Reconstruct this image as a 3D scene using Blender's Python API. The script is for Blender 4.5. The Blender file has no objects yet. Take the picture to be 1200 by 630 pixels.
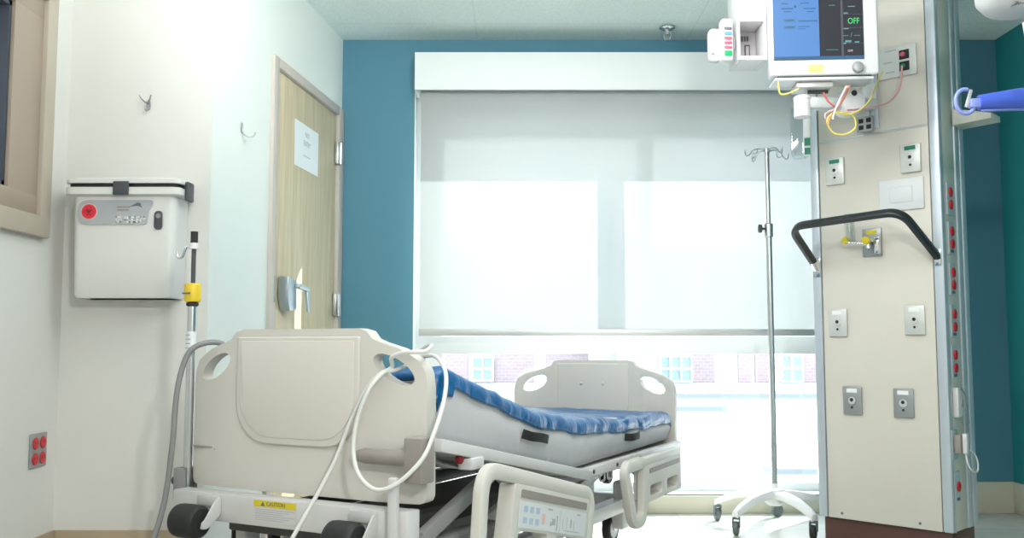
import bpy, bmesh, math, random
from mathutils import Vector, Matrix, noise
random.seed(7)
sc = bpy.context.scene
COL = sc.collection
PI = math.pi
R = math.radians

# ------------------------------------------------------------------ camera
CAMZ, FPX, TILT = 0.915, 1100.0, math.atan(90 / 1100.0)
cd = bpy.data.cameras.new('camera'); cam = bpy.data.objects.new('camera', cd); COL.objects.link(cam)
cam.location = (0, 0, CAMZ); cam.rotation_euler = (PI / 2 + TILT, 0, 0)
cd.sensor_width = 36; cd.lens = 36 * FPX / 1200; cd.clip_start = 0.05; cd.clip_end = 300
sc.camera = cam

def ray(px, py):
    u = (px - 600) / FPX; v = (315 - py) / FPX
    c, s = math.cos(TILT), math.sin(TILT)
    return Vector((u, c - v * s, s + v * c))
def at(px, py, Y):                      # a point of the place, Y metres in front of the camera
    d = ray(px, py); t = Y / d.y
    return Vector((0, 0, CAMZ)) + d * t
def on_plane(px, py, O, ang):           # local (x, z) on an upright plane through O whose local x runs along ang
    n = Vector((-math.sin(ang), math.cos(ang), 0)); d = ray(px, py); C0 = Vector((0, 0, CAMZ))
    t = (Vector((O[0], O[1], 0)) - C0).dot(n) / d.dot(n)
    P = C0 + d * t
    return (P.x - O[0]) * math.cos(ang) + (P.y - O[1]) * math.sin(ang), P.z

# ------------------------------------------------------------------ materials
def new_mat(name):
    m = bpy.data.materials.new(name); m.use_nodes = True
    nt = m.node_tree
    return m, nt, nt.nodes['Principled BSDF']
def P(name, col, rough=0.5, metal=0.0, var=0.0, vscale=6.0, bump=0.0, bscale=60.0, spec=0.5, coat=0.0, emit=None):
    m, nt, b = new_mat(name)
    b.inputs['Base Color'].default_value = (*col, 1); b.inputs['Roughness'].default_value = rough
    b.inputs['Metallic'].default_value = metal
    b.inputs['Specular IOR Level'].default_value = spec
    b.inputs['Coat Weight'].default_value = coat
    tc = nt.nodes.new('ShaderNodeTexCoord')
    if var:
        n = nt.nodes.new('ShaderNodeTexNoise'); n.inputs['Scale'].default_value = vscale; n.inputs['Detail'].default_value = 4
        r = nt.nodes.new('ShaderNodeMapRange'); r.inputs['To Min'].default_value = 1 - var; r.inputs['To Max'].default_value = 1 + var
        mx = nt.nodes.new('ShaderNodeVectorMath'); mx.operation = 'SCALE'; mx.inputs[0].default_value = col
        nt.links.new(tc.outputs['Object'], n.inputs['Vector']); nt.links.new(n.outputs['Fac'], r.inputs['Value'])
        nt.links.new(r.outputs['Result'], mx.inputs['Scale']); nt.links.new(mx.outputs[0], b.inputs['Base Color'])
    if bump:
        n2 = nt.nodes.new('ShaderNodeTexNoise'); n2.inputs['Scale'].default_value = bscale; n2.inputs['Detail'].default_value = 3
        bp = nt.nodes.new('ShaderNodeBump'); bp.inputs['Strength'].default_value = bump; bp.inputs['Distance'].default_value = 0.01
        nt.links.new(tc.outputs['Object'], n2.inputs['Vector']); nt.links.new(n2.outputs['Fac'], bp.inputs['Height'])
        nt.links.new(bp.outputs['Normal'], b.inputs['Normal'])
    if emit:
        b.inputs['Base Color'].default_value = (col[0] * 0.1, col[1] * 0.1, col[2] * 0.1, 1)
        for l in list(b.inputs['Base Color'].links): nt.links.remove(l)
        b.inputs['Emission Color'].default_value = (*col, 1); b.inputs['Emission Strength'].default_value = emit
    return m
M = {}
M['wall'] = P('wall_paint_warm', (0.735, 0.72, 0.685), 0.75, var=0.02, bump=0.04, bscale=180)
M['wall_cool'] = P('wall_paint_pale', (0.79, 0.825, 0.785), 0.75, var=0.02, bump=0.04, bscale=180)
M['teal'] = P('teal_paint', (0.075, 0.225, 0.305), 0.65, var=0.03, bump=0.04, bscale=180)
M['teal_side'] = P('teal_green_paint', (0.012, 0.22, 0.235), 0.65, var=0.03, bump=0.04, bscale=180)
M['white'] = P('white_enamel', (0.80, 0.80, 0.79), 0.45, var=0.02)
M['trim_white'] = P('white_trim', (0.80, 0.83, 0.83), 0.5, var=0.02)
M['base_cream'] = P('cream_vinyl_base', (0.62, 0.60, 0.48), 0.55, var=0.03)
M['base_tan'] = P('tan_vinyl_base', (0.42, 0.32, 0.22), 0.55, var=0.04)
M['bronze'] = P('window_frame_paint', (0.40, 0.315, 0.25), 0.42, var=0.03)
M['bronze_light'] = P('window_casing_paint', (0.50, 0.43, 0.35), 0.45, var=0.03)
M['gasket'] = P('rubber_gasket', (0.05, 0.055, 0.075), 0.6, var=0.05)
M['door_frame'] = P('door_frame_paint', (0.55, 0.49, 0.44), 0.5, var=0.02)
M['steel'] = P('brushed_steel', (0.62, 0.63, 0.64), 0.32, 1.0, var=0.05, vscale=20)
M['steel_blue'] = P('steel_handle', (0.50, 0.58, 0.62), 0.35, 0.8, var=0.05)
M['chrome'] = P('chrome', (0.75, 0.76, 0.77), 0.15, 1.0, var=0.02)
M['alu'] = P('aluminium_profile', (0.56, 0.61, 0.67), 0.4, 0.35, var=0.03)
M['alu_dark'] = P('dark_aluminium', (0.16, 0.17, 0.2), 0.5, 0.3, var=0.05)  # dark grey metal of the column core and screws
M['pewter'] = P('nickel_plate', (0.36, 0.37, 0.38), 0.42, 0.55, var=0.05)
M['plate_light'] = P('satin_steel_plate', (0.66, 0.66, 0.64), 0.4, 0.35, var=0.04)
M['panel'] = P('cream_laminate', (0.665, 0.625, 0.555), 0.5, var=0.02)
M['brown'] = P('brown_kickbase', (0.085, 0.035, 0.026), 0.45, var=0.08)
M['bedplastic'] = P('bed_plastic_warm', (0.645, 0.615, 0.57), 0.42, var=0.015, bump=0.03, bscale=300)
M['bedpad'] = P('bed_plastic_inset', (0.68, 0.645, 0.60), 0.45, var=0.015)
M['bedmetal'] = P('bed_frame_paint', (0.62, 0.61, 0.605), 0.4, var=0.04, vscale=15)
M['bedgrey'] = P('bed_dark_metal', (0.07, 0.07, 0.068), 0.5, 0.2, var=0.1)
M['taupe'] = P('taupe_plastic', (0.29, 0.255, 0.235), 0.45, var=0.03)
M['black'] = P('black_rubber', (0.014, 0.014, 0.015), 0.65, var=0.1)
M['blackgloss'] = P('black_powder_coat', (0.02, 0.022, 0.026), 0.33, var=0.1)
M['darkgrey'] = P('dark_grey_plastic', (0.06, 0.065, 0.075), 0.5, var=0.06)
M['midgrey'] = P('grey_plastic', (0.27, 0.27, 0.265), 0.5, var=0.04)
M['sharps'] = P('white_bin_plastic', (0.78, 0.765, 0.735), 0.4, var=0.012)
M['label_grey'] = P('grey_label', (0.44, 0.45, 0.47), 0.5, var=0.02)
M['red'] = P('red_plastic', (0.55, 0.018, 0.025), 0.4, var=0.05)
M['red_label'] = P('red_print', (0.75, 0.03, 0.05), 0.5, var=0.02)
M['red_dark'] = P('dark_red_print', (0.22, 0.01, 0.015), 0.5, var=0.02)
M['yellow'] = P('yellow_plastic', (0.80, 0.55, 0.03), 0.42, var=0.03)
M['yellow_label'] = P('yellow_label', (0.70, 0.55, 0.02), 0.5, var=0.02)
M['yellow_note'] = P('pale_yellow_sticker', (0.80, 0.76, 0.30), 0.5, var=0.02)
M['green'] = P('green_label', (0.015, 0.20, 0.12), 0.5, var=0.03)
M['green_bright'] = P('green_socket', (0.01, 0.36, 0.12), 0.45, var=0.03)
M['blue_socket'] = P('blue_socket', (0.13, 0.32, 0.65), 0.45, var=0.03)
M['pink_socket'] = P('pink_socket', (0.60, 0.10, 0.16), 0.45, var=0.03)
M['paper'] = P('paper', (0.82, 0.86, 0.88), 0.7, var=0.01)
M['ink'] = P('ink', (0.14, 0.15, 0.17), 0.7, var=0.02)
M['ink_faint'] = P('faint_ink', (0.42, 0.43, 0.44), 0.7, var=0.02)
M['ink_blue'] = P('pale_blue_print', (0.42, 0.52, 0.66), 0.6, var=0.02)
M['ink_pink'] = P('pale_pink_print', (0.75, 0.52, 0.50), 0.6, var=0.02)
M['white_print'] = P('white_print', (0.85, 0.85, 0.85), 0.5, var=0.02)
M['matt_grey'] = P('mattress_fabric', (0.55, 0.54, 0.56), 0.7, var=0.03, bump=0.25, bscale=9)
M['cord_white'] = P('white_cord', (0.72, 0.71, 0.68), 0.4, var=0.02)
M['cord_grey'] = P('grey_hose', (0.22, 0.22, 0.22), 0.45, var=0.03)
M['plastic_white'] = P('device_white', (0.70, 0.69, 0.70), 0.35, var=0.012)
M['plastic_cool'] = P('device_white_cool', (0.70, 0.71, 0.73), 0.4, var=0.015)
M['slot'] = P('module_recess', (0.42, 0.40, 0.41), 0.5, var=0.03)
M['wire_yellow'] = P('yellow_wire', (0.78, 0.62, 0.12), 0.4, var=0.03)
M['wire_orange'] = P('orange_wire', (0.75, 0.33, 0.14), 0.4, var=0.03)
M['wire_red'] = P('red_wire', (0.55, 0.10, 0.08), 0.4, var=0.03)
M['wire_pink'] = P('pink_cable', (0.78, 0.36, 0.38), 0.4, var=0.03)
M['blue_arm'] = P('blue_plastic', (0.07, 0.13, 0.62), 0.28, var=0.06, spec=0.6)
M['blue_pale'] = P('pale_blue_plastic', (0.28, 0.33, 0.75), 0.3, var=0.04)
M['iv_steel'] = P('iv_pole_steel', (0.50, 0.52, 0.52), 0.28, 0.9, var=0.03)
M['grey_wheel'] = P('grey_caster', (0.12, 0.145, 0.15), 0.5, var=0.05)
M['screen_blue'] = P('screen_blue', (0.125, 0.30, 0.68), 0.25, emit=0.9)
M['screen_button'] = P('screen_button', (0.13, 0.30, 0.55), 0.25, emit=0.75)
M['screen_bar'] = P('screen_bar', (0.08, 0.22, 0.45), 0.25, emit=0.6)
M['screen_dark'] = P('screen_dark', (0.055, 0.055, 0.07), 0.22, emit=0.7)
M['screen_green'] = P('screen_green', (0.08, 0.75, 0.22), 0.3, emit=1.0)
M['screen_cyan'] = P('screen_cyan', (0.14, 0.42, 0.46), 0.3, emit=0.8)
M['screen_white'] = P('screen_white', (0.75, 0.75, 0.78), 0.3, emit=0.8)
M['screen_line'] = P('screen_line', (0.13, 0.13, 0.16), 0.3, emit=0.8)
M['screen_ink'] = P('screen_ink', (0.05, 0.10, 0.25), 0.3, emit=0.5)
M['brass'] = P('pale_valve_metal', (0.62, 0.58, 0.45), 0.35, 0.6, var=0.05)
M['stone'] = P('pale_stone', (0.66, 0.68, 0.70), 0.8, var=0.05)
M['slate'] = P('blue_grey_cladding', (0.40, 0.47, 0.56), 0.6, var=0.04)
M['duct'] = P('grey_sheet_metal', (0.17, 0.20, 0.215), 0.6, var=0.05)
M['ext_pane'] = P('distant_window_glass', (0.26, 0.38, 0.42), 0.2, var=0.2, vscale=3)
M['terrace'] = P('white_roof_membrane', (0.78, 0.79, 0.80), 0.8, var=0.06, vscale=1.2)

def brick_mat():
    m, nt, b = new_mat('pale_red_brick')
    tc = nt.nodes.new('ShaderNodeTexCoord'); mp = nt.nodes.new('ShaderNodeMapping'); mp.inputs['Rotation'].default_value = (PI / 2, 0, 0)
    br = nt.nodes.new('ShaderNodeTexBrick'); br.inputs['Scale'].default_value = 3.2
    br.inputs['Color1'].default_value = (0.31, 0.24, 0.255, 1); br.inputs['Color2'].default_value = (0.345, 0.27, 0.285, 1); br.inputs['Mortar'].default_value = (0.40, 0.345, 0.36, 1)
    nt.links.new(tc.outputs['Object'], mp.inputs['Vector']); nt.links.new(mp.outputs['Vector'], br.inputs['Vector'])
    nt.links.new(br.outputs['Color'], b.inputs['Base Color']); b.inputs['Roughness'].default_value = 0.85
    return m
M['brick'] = brick_mat()

def wood_mat():
    m, nt, b = new_mat('pale_oak_veneer')
    tc = nt.nodes.new('ShaderNodeTexCoord'); mp = nt.nodes.new('ShaderNodeMapping'); mp.inputs['Scale'].default_value = (9, 9, 0.55)
    n = nt.nodes.new('ShaderNodeTexNoise'); n.inputs['Scale'].default_value = 3.0; n.inputs['Detail'].default_value = 6; n.inputs['Distortion'].default_value = 1.2
    mp2 = nt.nodes.new('ShaderNodeMapping'); mp2.inputs['Scale'].default_value = (90, 90, 2.2)
    n2 = nt.nodes.new('ShaderNodeTexNoise'); n2.inputs['Scale'].default_value = 2.0; n2.inputs['Detail'].default_value = 3
    cr = nt.nodes.new('ShaderNodeValToRGB')
    cr.color_ramp.elements[0].position = 0.36; cr.color_ramp.elements[0].color = (0.50, 0.41, 0.255, 1)
    cr.color_ramp.elements[1].position = 0.62; cr.color_ramp.elements[1].color = (0.63, 0.545, 0.375, 1)
    ad = nt.nodes.new('ShaderNodeMath'); ad.operation = 'MULTIPLY_ADD'; ad.inputs[1].default_value = 0.3; 
    nt.links.new(tc.outputs['Object'], mp.inputs['Vector']); nt.links.new(mp.outputs[0], n.inputs['Vector'])
    nt.links.new(tc.outputs['Object'], mp2.inputs['Vector']); nt.links.new(mp2.outputs[0], n2.inputs['Vector'])
    mr = nt.nodes.new('ShaderNodeMath'); mr.operation = 'MULTIPLY'; mr.inputs[1].default_value = 0.7
    nt.links.new(n.outputs['Fac'], mr.inputs[0]); nt.links.new(n2.outputs['Fac'], ad.inputs[0]); nt.links.new(mr.outputs[0], ad.inputs[2])
    nt.links.new(ad.outputs[0], cr.inputs['Fac']); nt.links.new(cr.outputs['Color'], b.inputs['Base Color'])
    b.inputs['Roughness'].default_value = 0.45
    return m
M['wood'] = wood_mat()

def tile_mat(name, cols, scale_m, seam, speck, rough, bump, off=(0, 0, 0), row_off=0.0):
    m, nt, b = new_mat(name)
    tc = nt.nodes.new('ShaderNodeTexCoord')
    mp = nt.nodes.new('ShaderNodeMapping'); mp.inputs['Location'].default_value = off
    br = nt.nodes.new('ShaderNodeTexBrick'); br.offset = row_off; br.inputs['Scale'].default_value = 1.0
    br.inputs['Brick Width'].default_value = scale_m[0]; br.inputs['Row Height'].default_value = scale_m[1]
    br.inputs['Mortar Size'].default_value = seam; br.inputs['Mortar Smooth'].default_value = 0.3
    br.inputs['Color1'].default_value = (*cols[0], 1); br.inputs['Color2'].default_value = (*cols[1], 1); br.inputs['Mortar'].default_value = (*cols[2], 1)
    n = nt.nodes.new('ShaderNodeTexNoise'); n.inputs['Scale'].default_value = speck; n.inputs['Detail'].default_value = 5
    r = nt.nodes.new('ShaderNodeMapRange'); r.inputs['From Min'].default_value = 0.3; r.inputs['From Max'].default_value = 0.7
    r.inputs['To Min'].default_value = 0.92; r.inputs['To Max'].default_value = 1.06
    mx = nt.nodes.new('ShaderNodeVectorMath'); mx.operation = 'SCALE'
    bp = nt.nodes.new('ShaderNodeBump'); bp.inputs['Strength'].default_value = bump; bp.inputs['Distance'].default_value = 0.01
    L = nt.links
    L.new(tc.outputs['Object'], mp.inputs['Vector']); L.new(mp.outputs[0], br.inputs['Vector']); L.new(tc.outputs['Object'], n.inputs['Vector'])
    L.new(n.outputs['Fac'], r.inputs['Value']); L.new(br.outputs['Color'], mx.inputs[0]); L.new(r.outputs['Result'], mx.inputs['Scale'])
    L.new(mx.outputs[0], b.inputs['Base Color']); L.new(n.outputs['Fac'], bp.inputs['Height']); L.new(bp.outputs['Normal'], b.inputs['Normal'])
    b.inputs['Roughness'].default_value = rough
    return m
M['ceiling'] = tile_mat('acoustic_tile', ((0.77, 0.86, 0.83), (0.76, 0.85, 0.82), (0.70, 0.79, 0.76)), (1.2, 0.6), 0.006, 95, 0.9, 0.15, off=(0.2, 0.42, 0))
M['floor'] = tile_mat('pale_vinyl_plank', ((0.46, 0.47, 0.43), (0.53, 0.54, 0.50), (0.36, 0.37, 0.35)), (0.9, 0.3), 0.004, 14, 0.32, 0.03, row_off=0.5)

def blind_mat():
    m = bpy.data.materials.new('solar_screen_fabric'); m.use_nodes = True; nt = m.node_tree
    for n in list(nt.nodes): nt.nodes.remove(n)
    out = nt.nodes.new('ShaderNodeOutputMaterial')
    d = nt.nodes.new('ShaderNodeBsdfDiffuse'); d.inputs['Color'].default_value = (0.52, 0.52, 0.51, 1)
    t = nt.nodes.new('ShaderNodeBsdfTranslucent'); t.inputs['Color'].default_value = (0.71, 0.765, 0.765, 1)
    tr = nt.nodes.new('ShaderNodeBsdfTransparent')
    m1 = nt.nodes.new('ShaderNodeMixShader'); m1.inputs[0].default_value = 0.32
    m2 = nt.nodes.new('ShaderNodeMixShader')
    tc = nt.nodes.new('ShaderNodeTexCoord'); n = nt.nodes.new('ShaderNodeTexNoise'); n.inputs['Scale'].default_value = 220
    r = nt.nodes.new('ShaderNodeMapRange'); r.inputs['To Min'].default_value = 0.13; r.inputs['To Max'].default_value = 0.23
    L = nt.links
    L.new(tc.outputs['Object'], n.inputs['Vector']); L.new(n.outputs['Fac'], r.inputs['Value']); L.new(r.outputs['Result'], m2.inputs[0])
    L.new(d.outputs[0], m1.inputs[1]); L.new(t.outputs[0], m1.inputs[2]); L.new(m1.outputs[0], m2.inputs[1]); L.new(tr.outputs[0], m2.inputs[2])
    L.new(m2.outputs[0], out.inputs[0])
    return m
M['blind'] = blind_mat()

def glass_mat(name, tint, gloss):
    m = bpy.data.materials.new(name); m.use_nodes = True; nt = m.node_tree
    for n in list(nt.nodes): nt.nodes.remove(n)
    out = nt.nodes.new('ShaderNodeOutputMaterial')
    tr = nt.nodes.new('ShaderNodeBsdfTransparent'); tr.inputs['Color'].default_value = (*tint, 1)
    g = nt.nodes.new('ShaderNodeBsdfGlossy'); g.inputs['Roughness'].default_value = 0.03
    mx = nt.nodes.new('ShaderNodeMixShader'); mx.inputs[0].default_value = gloss
    nt.links.new(tr.outputs[0], mx.inputs[1]); nt.links.new(g.outputs[0], mx.inputs[2]); nt.links.new(mx.outputs[0], out.inputs[0])
    return m
M['glass'] = glass_mat('window_glass', (0.97, 0.99, 0.99), 0.05)
M['glass_side'] = glass_mat('interior_glass', (0.55, 0.60, 0.62), 0.12)
M['clear'] = glass_mat('clear_plastic', (0.86, 0.90, 0.90), 0.14)

def cover_mat():
    m, nt, b = new_mat('blue_vinyl_cover')
    tc = nt.nodes.new('ShaderNodeTexCoord')
    mp = nt.nodes.new('ShaderNodeMapping'); mp.inputs['Scale'].default_value = (3, 4.5, 3); mp.inputs['Rotation'].default_value = (0, 0, 0.7)
    n = nt.nodes.new('ShaderNodeTexNoise'); n.inputs['Scale'].default_value = 2.2; n.inputs['Detail'].default_value = 5; n.inputs['Distortion'].default_value = 0.8
    bp = nt.nodes.new('ShaderNodeBump'); bp.inputs['Strength'].default_value = 0.75; bp.inputs['Distance'].default_value = 0.02
    nt.links.new(tc.outputs['Object'], mp.inputs['Vector']); nt.links.new(mp.outputs[0], n.inputs['Vector'])
    nt.links.new(n.outputs['Fac'], bp.inputs['Height']); nt.links.new(bp.outputs['Normal'], b.inputs['Normal'])
    b.inputs['Base Color'].default_value = (0.006, 0.105, 0.29, 1); b.inputs['Roughness'].default_value = 0.3
    return m
M['cover'] = cover_mat()

# ------------------------------------------------------------------ mesh helpers
def catmull(pts, n=8, closed=False):
    pts = [Vector(p) for p in pts]; out = []
    N = len(pts)
    seg = N if closed else N - 1
    for i in range(seg):
        if closed: p0, p1, p2, p3 = pts[(i - 1) % N], pts[i], pts[(i + 1) % N], pts[(i + 2) % N]
        else: p0, p1, p2, p3 = pts[max(i - 1, 0)], pts[i], pts[i + 1], pts[min(i + 2, N - 1)]
        for k in range(n):
            t = k / n
            out.append(0.5 * ((2 * p1) + (-p0 + p2) * t + (2 * p0 - 5 * p1 + 4 * p2 - p3) * t * t + (-p0 + 3 * p1 - 3 * p2 + p3) * t ** 3))
    if not closed: out.append(pts[-1])
    return out
def fillet(pts, r, n=6, closed=False):
    pts = [Vector(p) for p in pts]; out = []
    N = len(pts)
    for i, p in enumerate(pts):
        if not closed and i in (0, N - 1): out.append(p); continue
        a = pts[(i - 1) % N] - p; b = pts[(i + 1) % N] - p
        rr = r[i] if isinstance(r, (list, tuple)) else r
        rr = min(rr, a.length * 0.49, b.length * 0.49)
        if rr < 1e-5: out.append(p); continue
        pa = p + a.normalized() * rr; pb = p + b.normalized() * rr
        for k in range(n + 1):
            t = k / n
            out.append(pa * (1 - t) ** 2 + p * 2 * t * (1 - t) + pb * t * t)
    return out

class MB:
    def __init__(s): s.bm = bmesh.new(); s.mi = 0
    def raw(s, vs, fs, Mx=None):
        bv = [s.bm.verts.new((Mx @ Vector(v)) if Mx else Vector(v)) for v in vs]
        for f in fs:
            try:
                fc = s.bm.faces.new([bv[i] for i in f]); fc.material_index = s.mi
            except ValueError: pass
        return s
    def merge(s, tb, Mx=None):
        tb.verts.index_update()
        s.raw([v.co.copy() for v in tb.verts], [[v.index for v in f.verts] for f in tb.faces], Mx)
        tb.free(); return s
    def box(s, x0, x1, y0, y1, z0, z1, bev=0.0, seg=2, Mx=None):
        tb = bmesh.new()
        bmesh.ops.create_cube(tb, size=1)
        for v in tb.verts: v.co = Vector(((x0 + x1) / 2 + v.co.x * (x1 - x0), (y0 + y1) / 2 + v.co.y * (y1 - y0), (z0 + z1) / 2 + v.co.z * (z1 - z0)))
        if bev: bmesh.ops.bevel(tb, geom=list(tb.edges), offset=bev, segments=seg, profile=0.5, affect='EDGES')
        return s.merge(tb, Mx)
    def bar(s, p0, p1, w, h, bev=0.0):       # a box beam between two points, w across, h upright
        p0, p1 = Vector(p0), Vector(p1); d = p1 - p0; L = d.length; d.normalize()
        up = Vector((0, 0, 1)) if abs(d.z) < 0.95 else Vector((0, 1, 0))
        x = d.cross(up).normalized(); z = x.cross(d)
        Mx = Matrix(((x.x, d.x, z.x, p0.x), (x.y, d.y, z.y, p0.y), (x.z, d.z, z.z, p0.z), (0, 0, 0, 1)))
        return s.box(-w / 2, w / 2, 0, L, -h / 2, h / 2, bev, 2, Mx)
    def tube(s, pts, r, n=10, closed=False, flat=None, up=(0, 0, 1)):
        pts = [Vector(p) for p in pts]; N = len(pts)
        tang = []
        for i in range(N):
            a = pts[(i - 1) % N] if closed or i > 0 else pts[i]; b = pts[(i + 1) % N] if closed or i < N - 1 else pts[i]
            tang.append((b - a).normalized())
        up = Vector(up)
        if abs(tang[0].dot(up)) > 0.9: up = Vector((0, 1, 0)) if abs(tang[0].y) < 0.9 else Vector((1, 0, 0))
        nrm = (up - tang[0] * up.dot(tang[0])).normalized()
        vs, fs = [], []
        for i in range(N):
            if i:
                nrm = (nrm - tang[i] * nrm.dot(tang[i]))
                nrm.normalize()
            bi = tang[i].cross(nrm)
            rr = r[i] if isinstance(r, (list, tuple)) else r
            for k in range(n):
                a = 2 * PI * k / n
                if flat:
                    c, q = math.cos(a), math.sin(a)
                    e = 0.45
                    cx = math.copysign(abs(c) ** e, c) * flat[0]; sx = math.copysign(abs(q) ** e, q) * flat[1]
                    vs.append(pts[i] + nrm * cx + bi * sx)
                else: vs.append(pts[i] + (nrm * math.cos(a) + bi * math.sin(a)) * rr)
        for i in range(N if closed else N - 1):
            j = (i + 1) % N
            for k in range(n):
                k2 = (k + 1) % n
                fs.append((i * n + k, i * n + k2, j * n + k2, j * n + k))
        if not closed:
            fs.append(tuple(range(n - 1, -1, -1))); fs.append(tuple((N - 1) * n + k for k in range(n)))
        return s.raw(vs, fs)
    def cyl(s, p0, p1, r0, r1=None, n=20):
        return s.tube([p0, p1], [r0, r0 if r1 is None else r1], n)
    def lathe(s, prof, c=(0, 0, 0), axis='Z', n=28, Mx=None):   # prof: (radius, height)
        vs, fs = [], []
        for (r, h) in prof:
            for k in range(n):
                a = 2 * PI * k / n; u, v = r * math.cos(a), r * math.sin(a)
                p = {'Z': (u, v, h), 'Y': (u, h, -v), 'X': (h, u, v)}[axis]
                vs.append(Vector(p) + Vector(c))
        for i in range(len(prof) - 1):
            for k in range(n):
                k2 = (k + 1) % n
                fs.append((i * n + k, i * n + k2, (i + 1) * n + k2, (i + 1) * n + k))
        fs.append(tuple(range(n - 1, -1, -1))); fs.append(tuple((len(prof) - 1) * n + k for k in range(n)))
        return s.raw(vs, fs, Mx)
    def sphere(s, c, r, sc3=(1, 1, 1), n=20):
        tb = bmesh.new(); bmesh.ops.create_uvsphere(tb, u_segments=n, v_segments=n // 2, radius=r)
        for v in tb.verts: v.co = Vector((v.co.x * sc3[0], v.co.y * sc3[1], v.co.z * sc3[2])) + Vector(c)
        return s.merge(tb)
    def slab(s, outer, holes=(), depth=0.03, bev=0.0, seg=3, cuts=(), deform=None, to=None):
        """a plate: outline and holes given in (x, z), thickness along +y; to maps local points"""
        tb = bmesh.new(); ed = []
        for loop in [outer] + list(holes):
            v = [tb.verts.new((p[0], 0, p[1])) for p in loop]
            for i in range(len(v)): ed.append(tb.edges.new((v[i], v[(i + 1) % len(v)])))
        bmesh.ops.triangle_fill(tb, use_beauty=True, use_dissolve=False, edges=ed, normal=(0, -1, 0))
        bmesh.ops.dissolve_limit(tb, angle_limit=0.001, verts=tb.verts, edges=tb.edges) if not holes else None
        for (co, no) in cuts:
            bmesh.ops.bisect_plane(tb, geom=list(tb.verts) + list(tb.edges) + list(tb.faces), plane_co=co, plane_no=no)
        ex = bmesh.ops.extrude_face_region(tb, geom=list(tb.faces), use_keep_orig=True)
        for g in ex['geom']:
            if isinstance(g, bmesh.types.BMVert): g.co.y += depth
        bmesh.ops.recalc_face_normals(tb, faces=tb.faces)
        if bev:
            es = [e for e in tb.edges if len(e.link_faces) == 2 and abs(abs(e.link_faces[0].normal.y) - abs(e.link_faces[1].normal.y)) > 0.7]
            bmesh.ops.bevel(tb, geom=es, offset=bev, segments=seg, profile=0.5, affect='EDGES', clamp_overlap=True)
        if deform:
            for v in tb.verts: v.co = deform(v.co)
        if to:
            for v in tb.verts: v.co = Vector(to(v.co))
        return s.merge(tb)
    def loft(s, rings, cap=True, closed=True):
        n = len(rings[0]); vs = [p for r in rings for p in r]; fs = []
        for i in range(len(rings) - 1):
            for k in range(n if closed else n - 1):
                k2 = (k + 1) % n
                fs.append((i * n + k, i * n + k2, (i + 1) * n + k2, (i + 1) * n + k))
        if cap: fs.append(tuple(range(n - 1, -1, -1))); fs.append(tuple((len(rings) - 1) * n + k for k in range(n)))
        return s.raw(vs, fs)
    def build(s, name, mats, parent=None, loc=None, smooth=40, normals=True):
        if not isinstance(mats, (list, tuple)): mats = [mats]
        if normals: bmesh.ops.recalc_face_normals(s.bm, faces=s.bm.faces)
        me = bpy.data.meshes.new(name); s.bm.to_mesh(me); s.bm.free()
        for m in mats: me.materials.append(M[m] if isinstance(m, str) else m)
        if smooth:
            for p in me.polygons: p.use_smooth = True
            me.set_sharp_from_angle(angle=R(smooth))
        o = bpy.data.objects.new(name, me); COL.objects.link(o)
        if parent: o.parent = parent
        if loc: o.location = loc
        return o

def tag(o, label=None, cat=None, group=None, kind=None):
    if label: o['label'] = label
    if cat: o['category'] = cat
    if group: o['group'] = group
    if kind: o['kind'] = kind
    return o
def empty(name, loc=(0, 0, 0), rz=0.0, label=None, cat=None, group=None, kind=None, rx=0.0):
    o = bpy.data.objects.new(name, None); COL.objects.link(o); o.empty_display_size = 0.05
    o.location = loc; o.rotation_euler = (rx, 0, rz)
    return tag(o, label, cat, group, kind)
def box(name, mat, x0, x1, y0, y1, z0, z1, parent=None, bev=0.0, seg=2):
    return MB().box(x0, x1, y0, y1, z0, z1, bev, seg).build(name, mat, parent)
def text(body, size, mat, parent, loc, name='lettering', sx=1.0, rot=(PI / 2, 0, 0), depth=0.0004):
    c = bpy.data.curves.new('txt', 'FONT'); c.body = body; c.size = size; c.align_x = 'CENTER'; c.align_y = 'CENTER'; c.extrude = depth; c.resolution_u = 4
    o = bpy.data.objects.new('txt', c); COL.objects.link(o)
    bpy.context.view_layer.update()
    me = bpy.data.meshes.new_from_object(o.evaluated_get(bpy.context.evaluated_depsgraph_get()))
    bpy.data.objects.remove(o); bpy.data.curves.remove(c)
    Mx = Matrix.Translation(loc) @ Matrix.Rotation(rot[2], 4, 'Z') @ Matrix.Rotation(rot[1], 4, 'Y') @ Matrix.Rotation(rot[0], 4, 'X') @ Matrix.Diagonal((sx, 1, 1, 1))
    me.transform(Mx); me.name = name; me.materials.clear(); me.materials.append(M[mat])
    t = bpy.data.objects.new(name, me); COL.objects.link(t); t.parent = parent
    return t
def copy_tree(o, parent=None):
    c = o.copy(); COL.objects.link(c)
    if parent: c.parent = parent
    for ch in o.children: copy_tree(ch, c)
    return c
def ell(cx, cz, a, b, rot=0, n=24):
    return [(cx + a * math.cos(t) * math.cos(rot) - b * math.sin(t) * math.sin(rot), cz + a * math.cos(t) * math.sin(rot) + b * math.sin(t) * math.cos(rot)) for t in [2 * PI * k / n for k in range(n)]]
def rrect(x0, x1, z0, z1, r, n=5):
    return [(p.x, p.y) for p in fillet([(x0, z0, 0), (x1, z0, 0), (x1, z1, 0), (x0, z1, 0)], r, n, True)]

# ================================================================== ROOM
WB, CEIL = 5.25, 2.66            # back wall distance, ceiling height
XR = at(1177, 300, WB).x         # right wall
XA = -1.738                      # nearest stretch of the side wall
YB = 3.62                        # wall behind the sharps bin
C0 = Vector((-1.174, YB, 0)); C1 = Vector((at(399, 250, WB).x, WB, 0))
CANG = math.atan2(C1.y - C0.y, C1.x - C0.x); CLEN = (C1 - C0).length
REAR = -1.3

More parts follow.
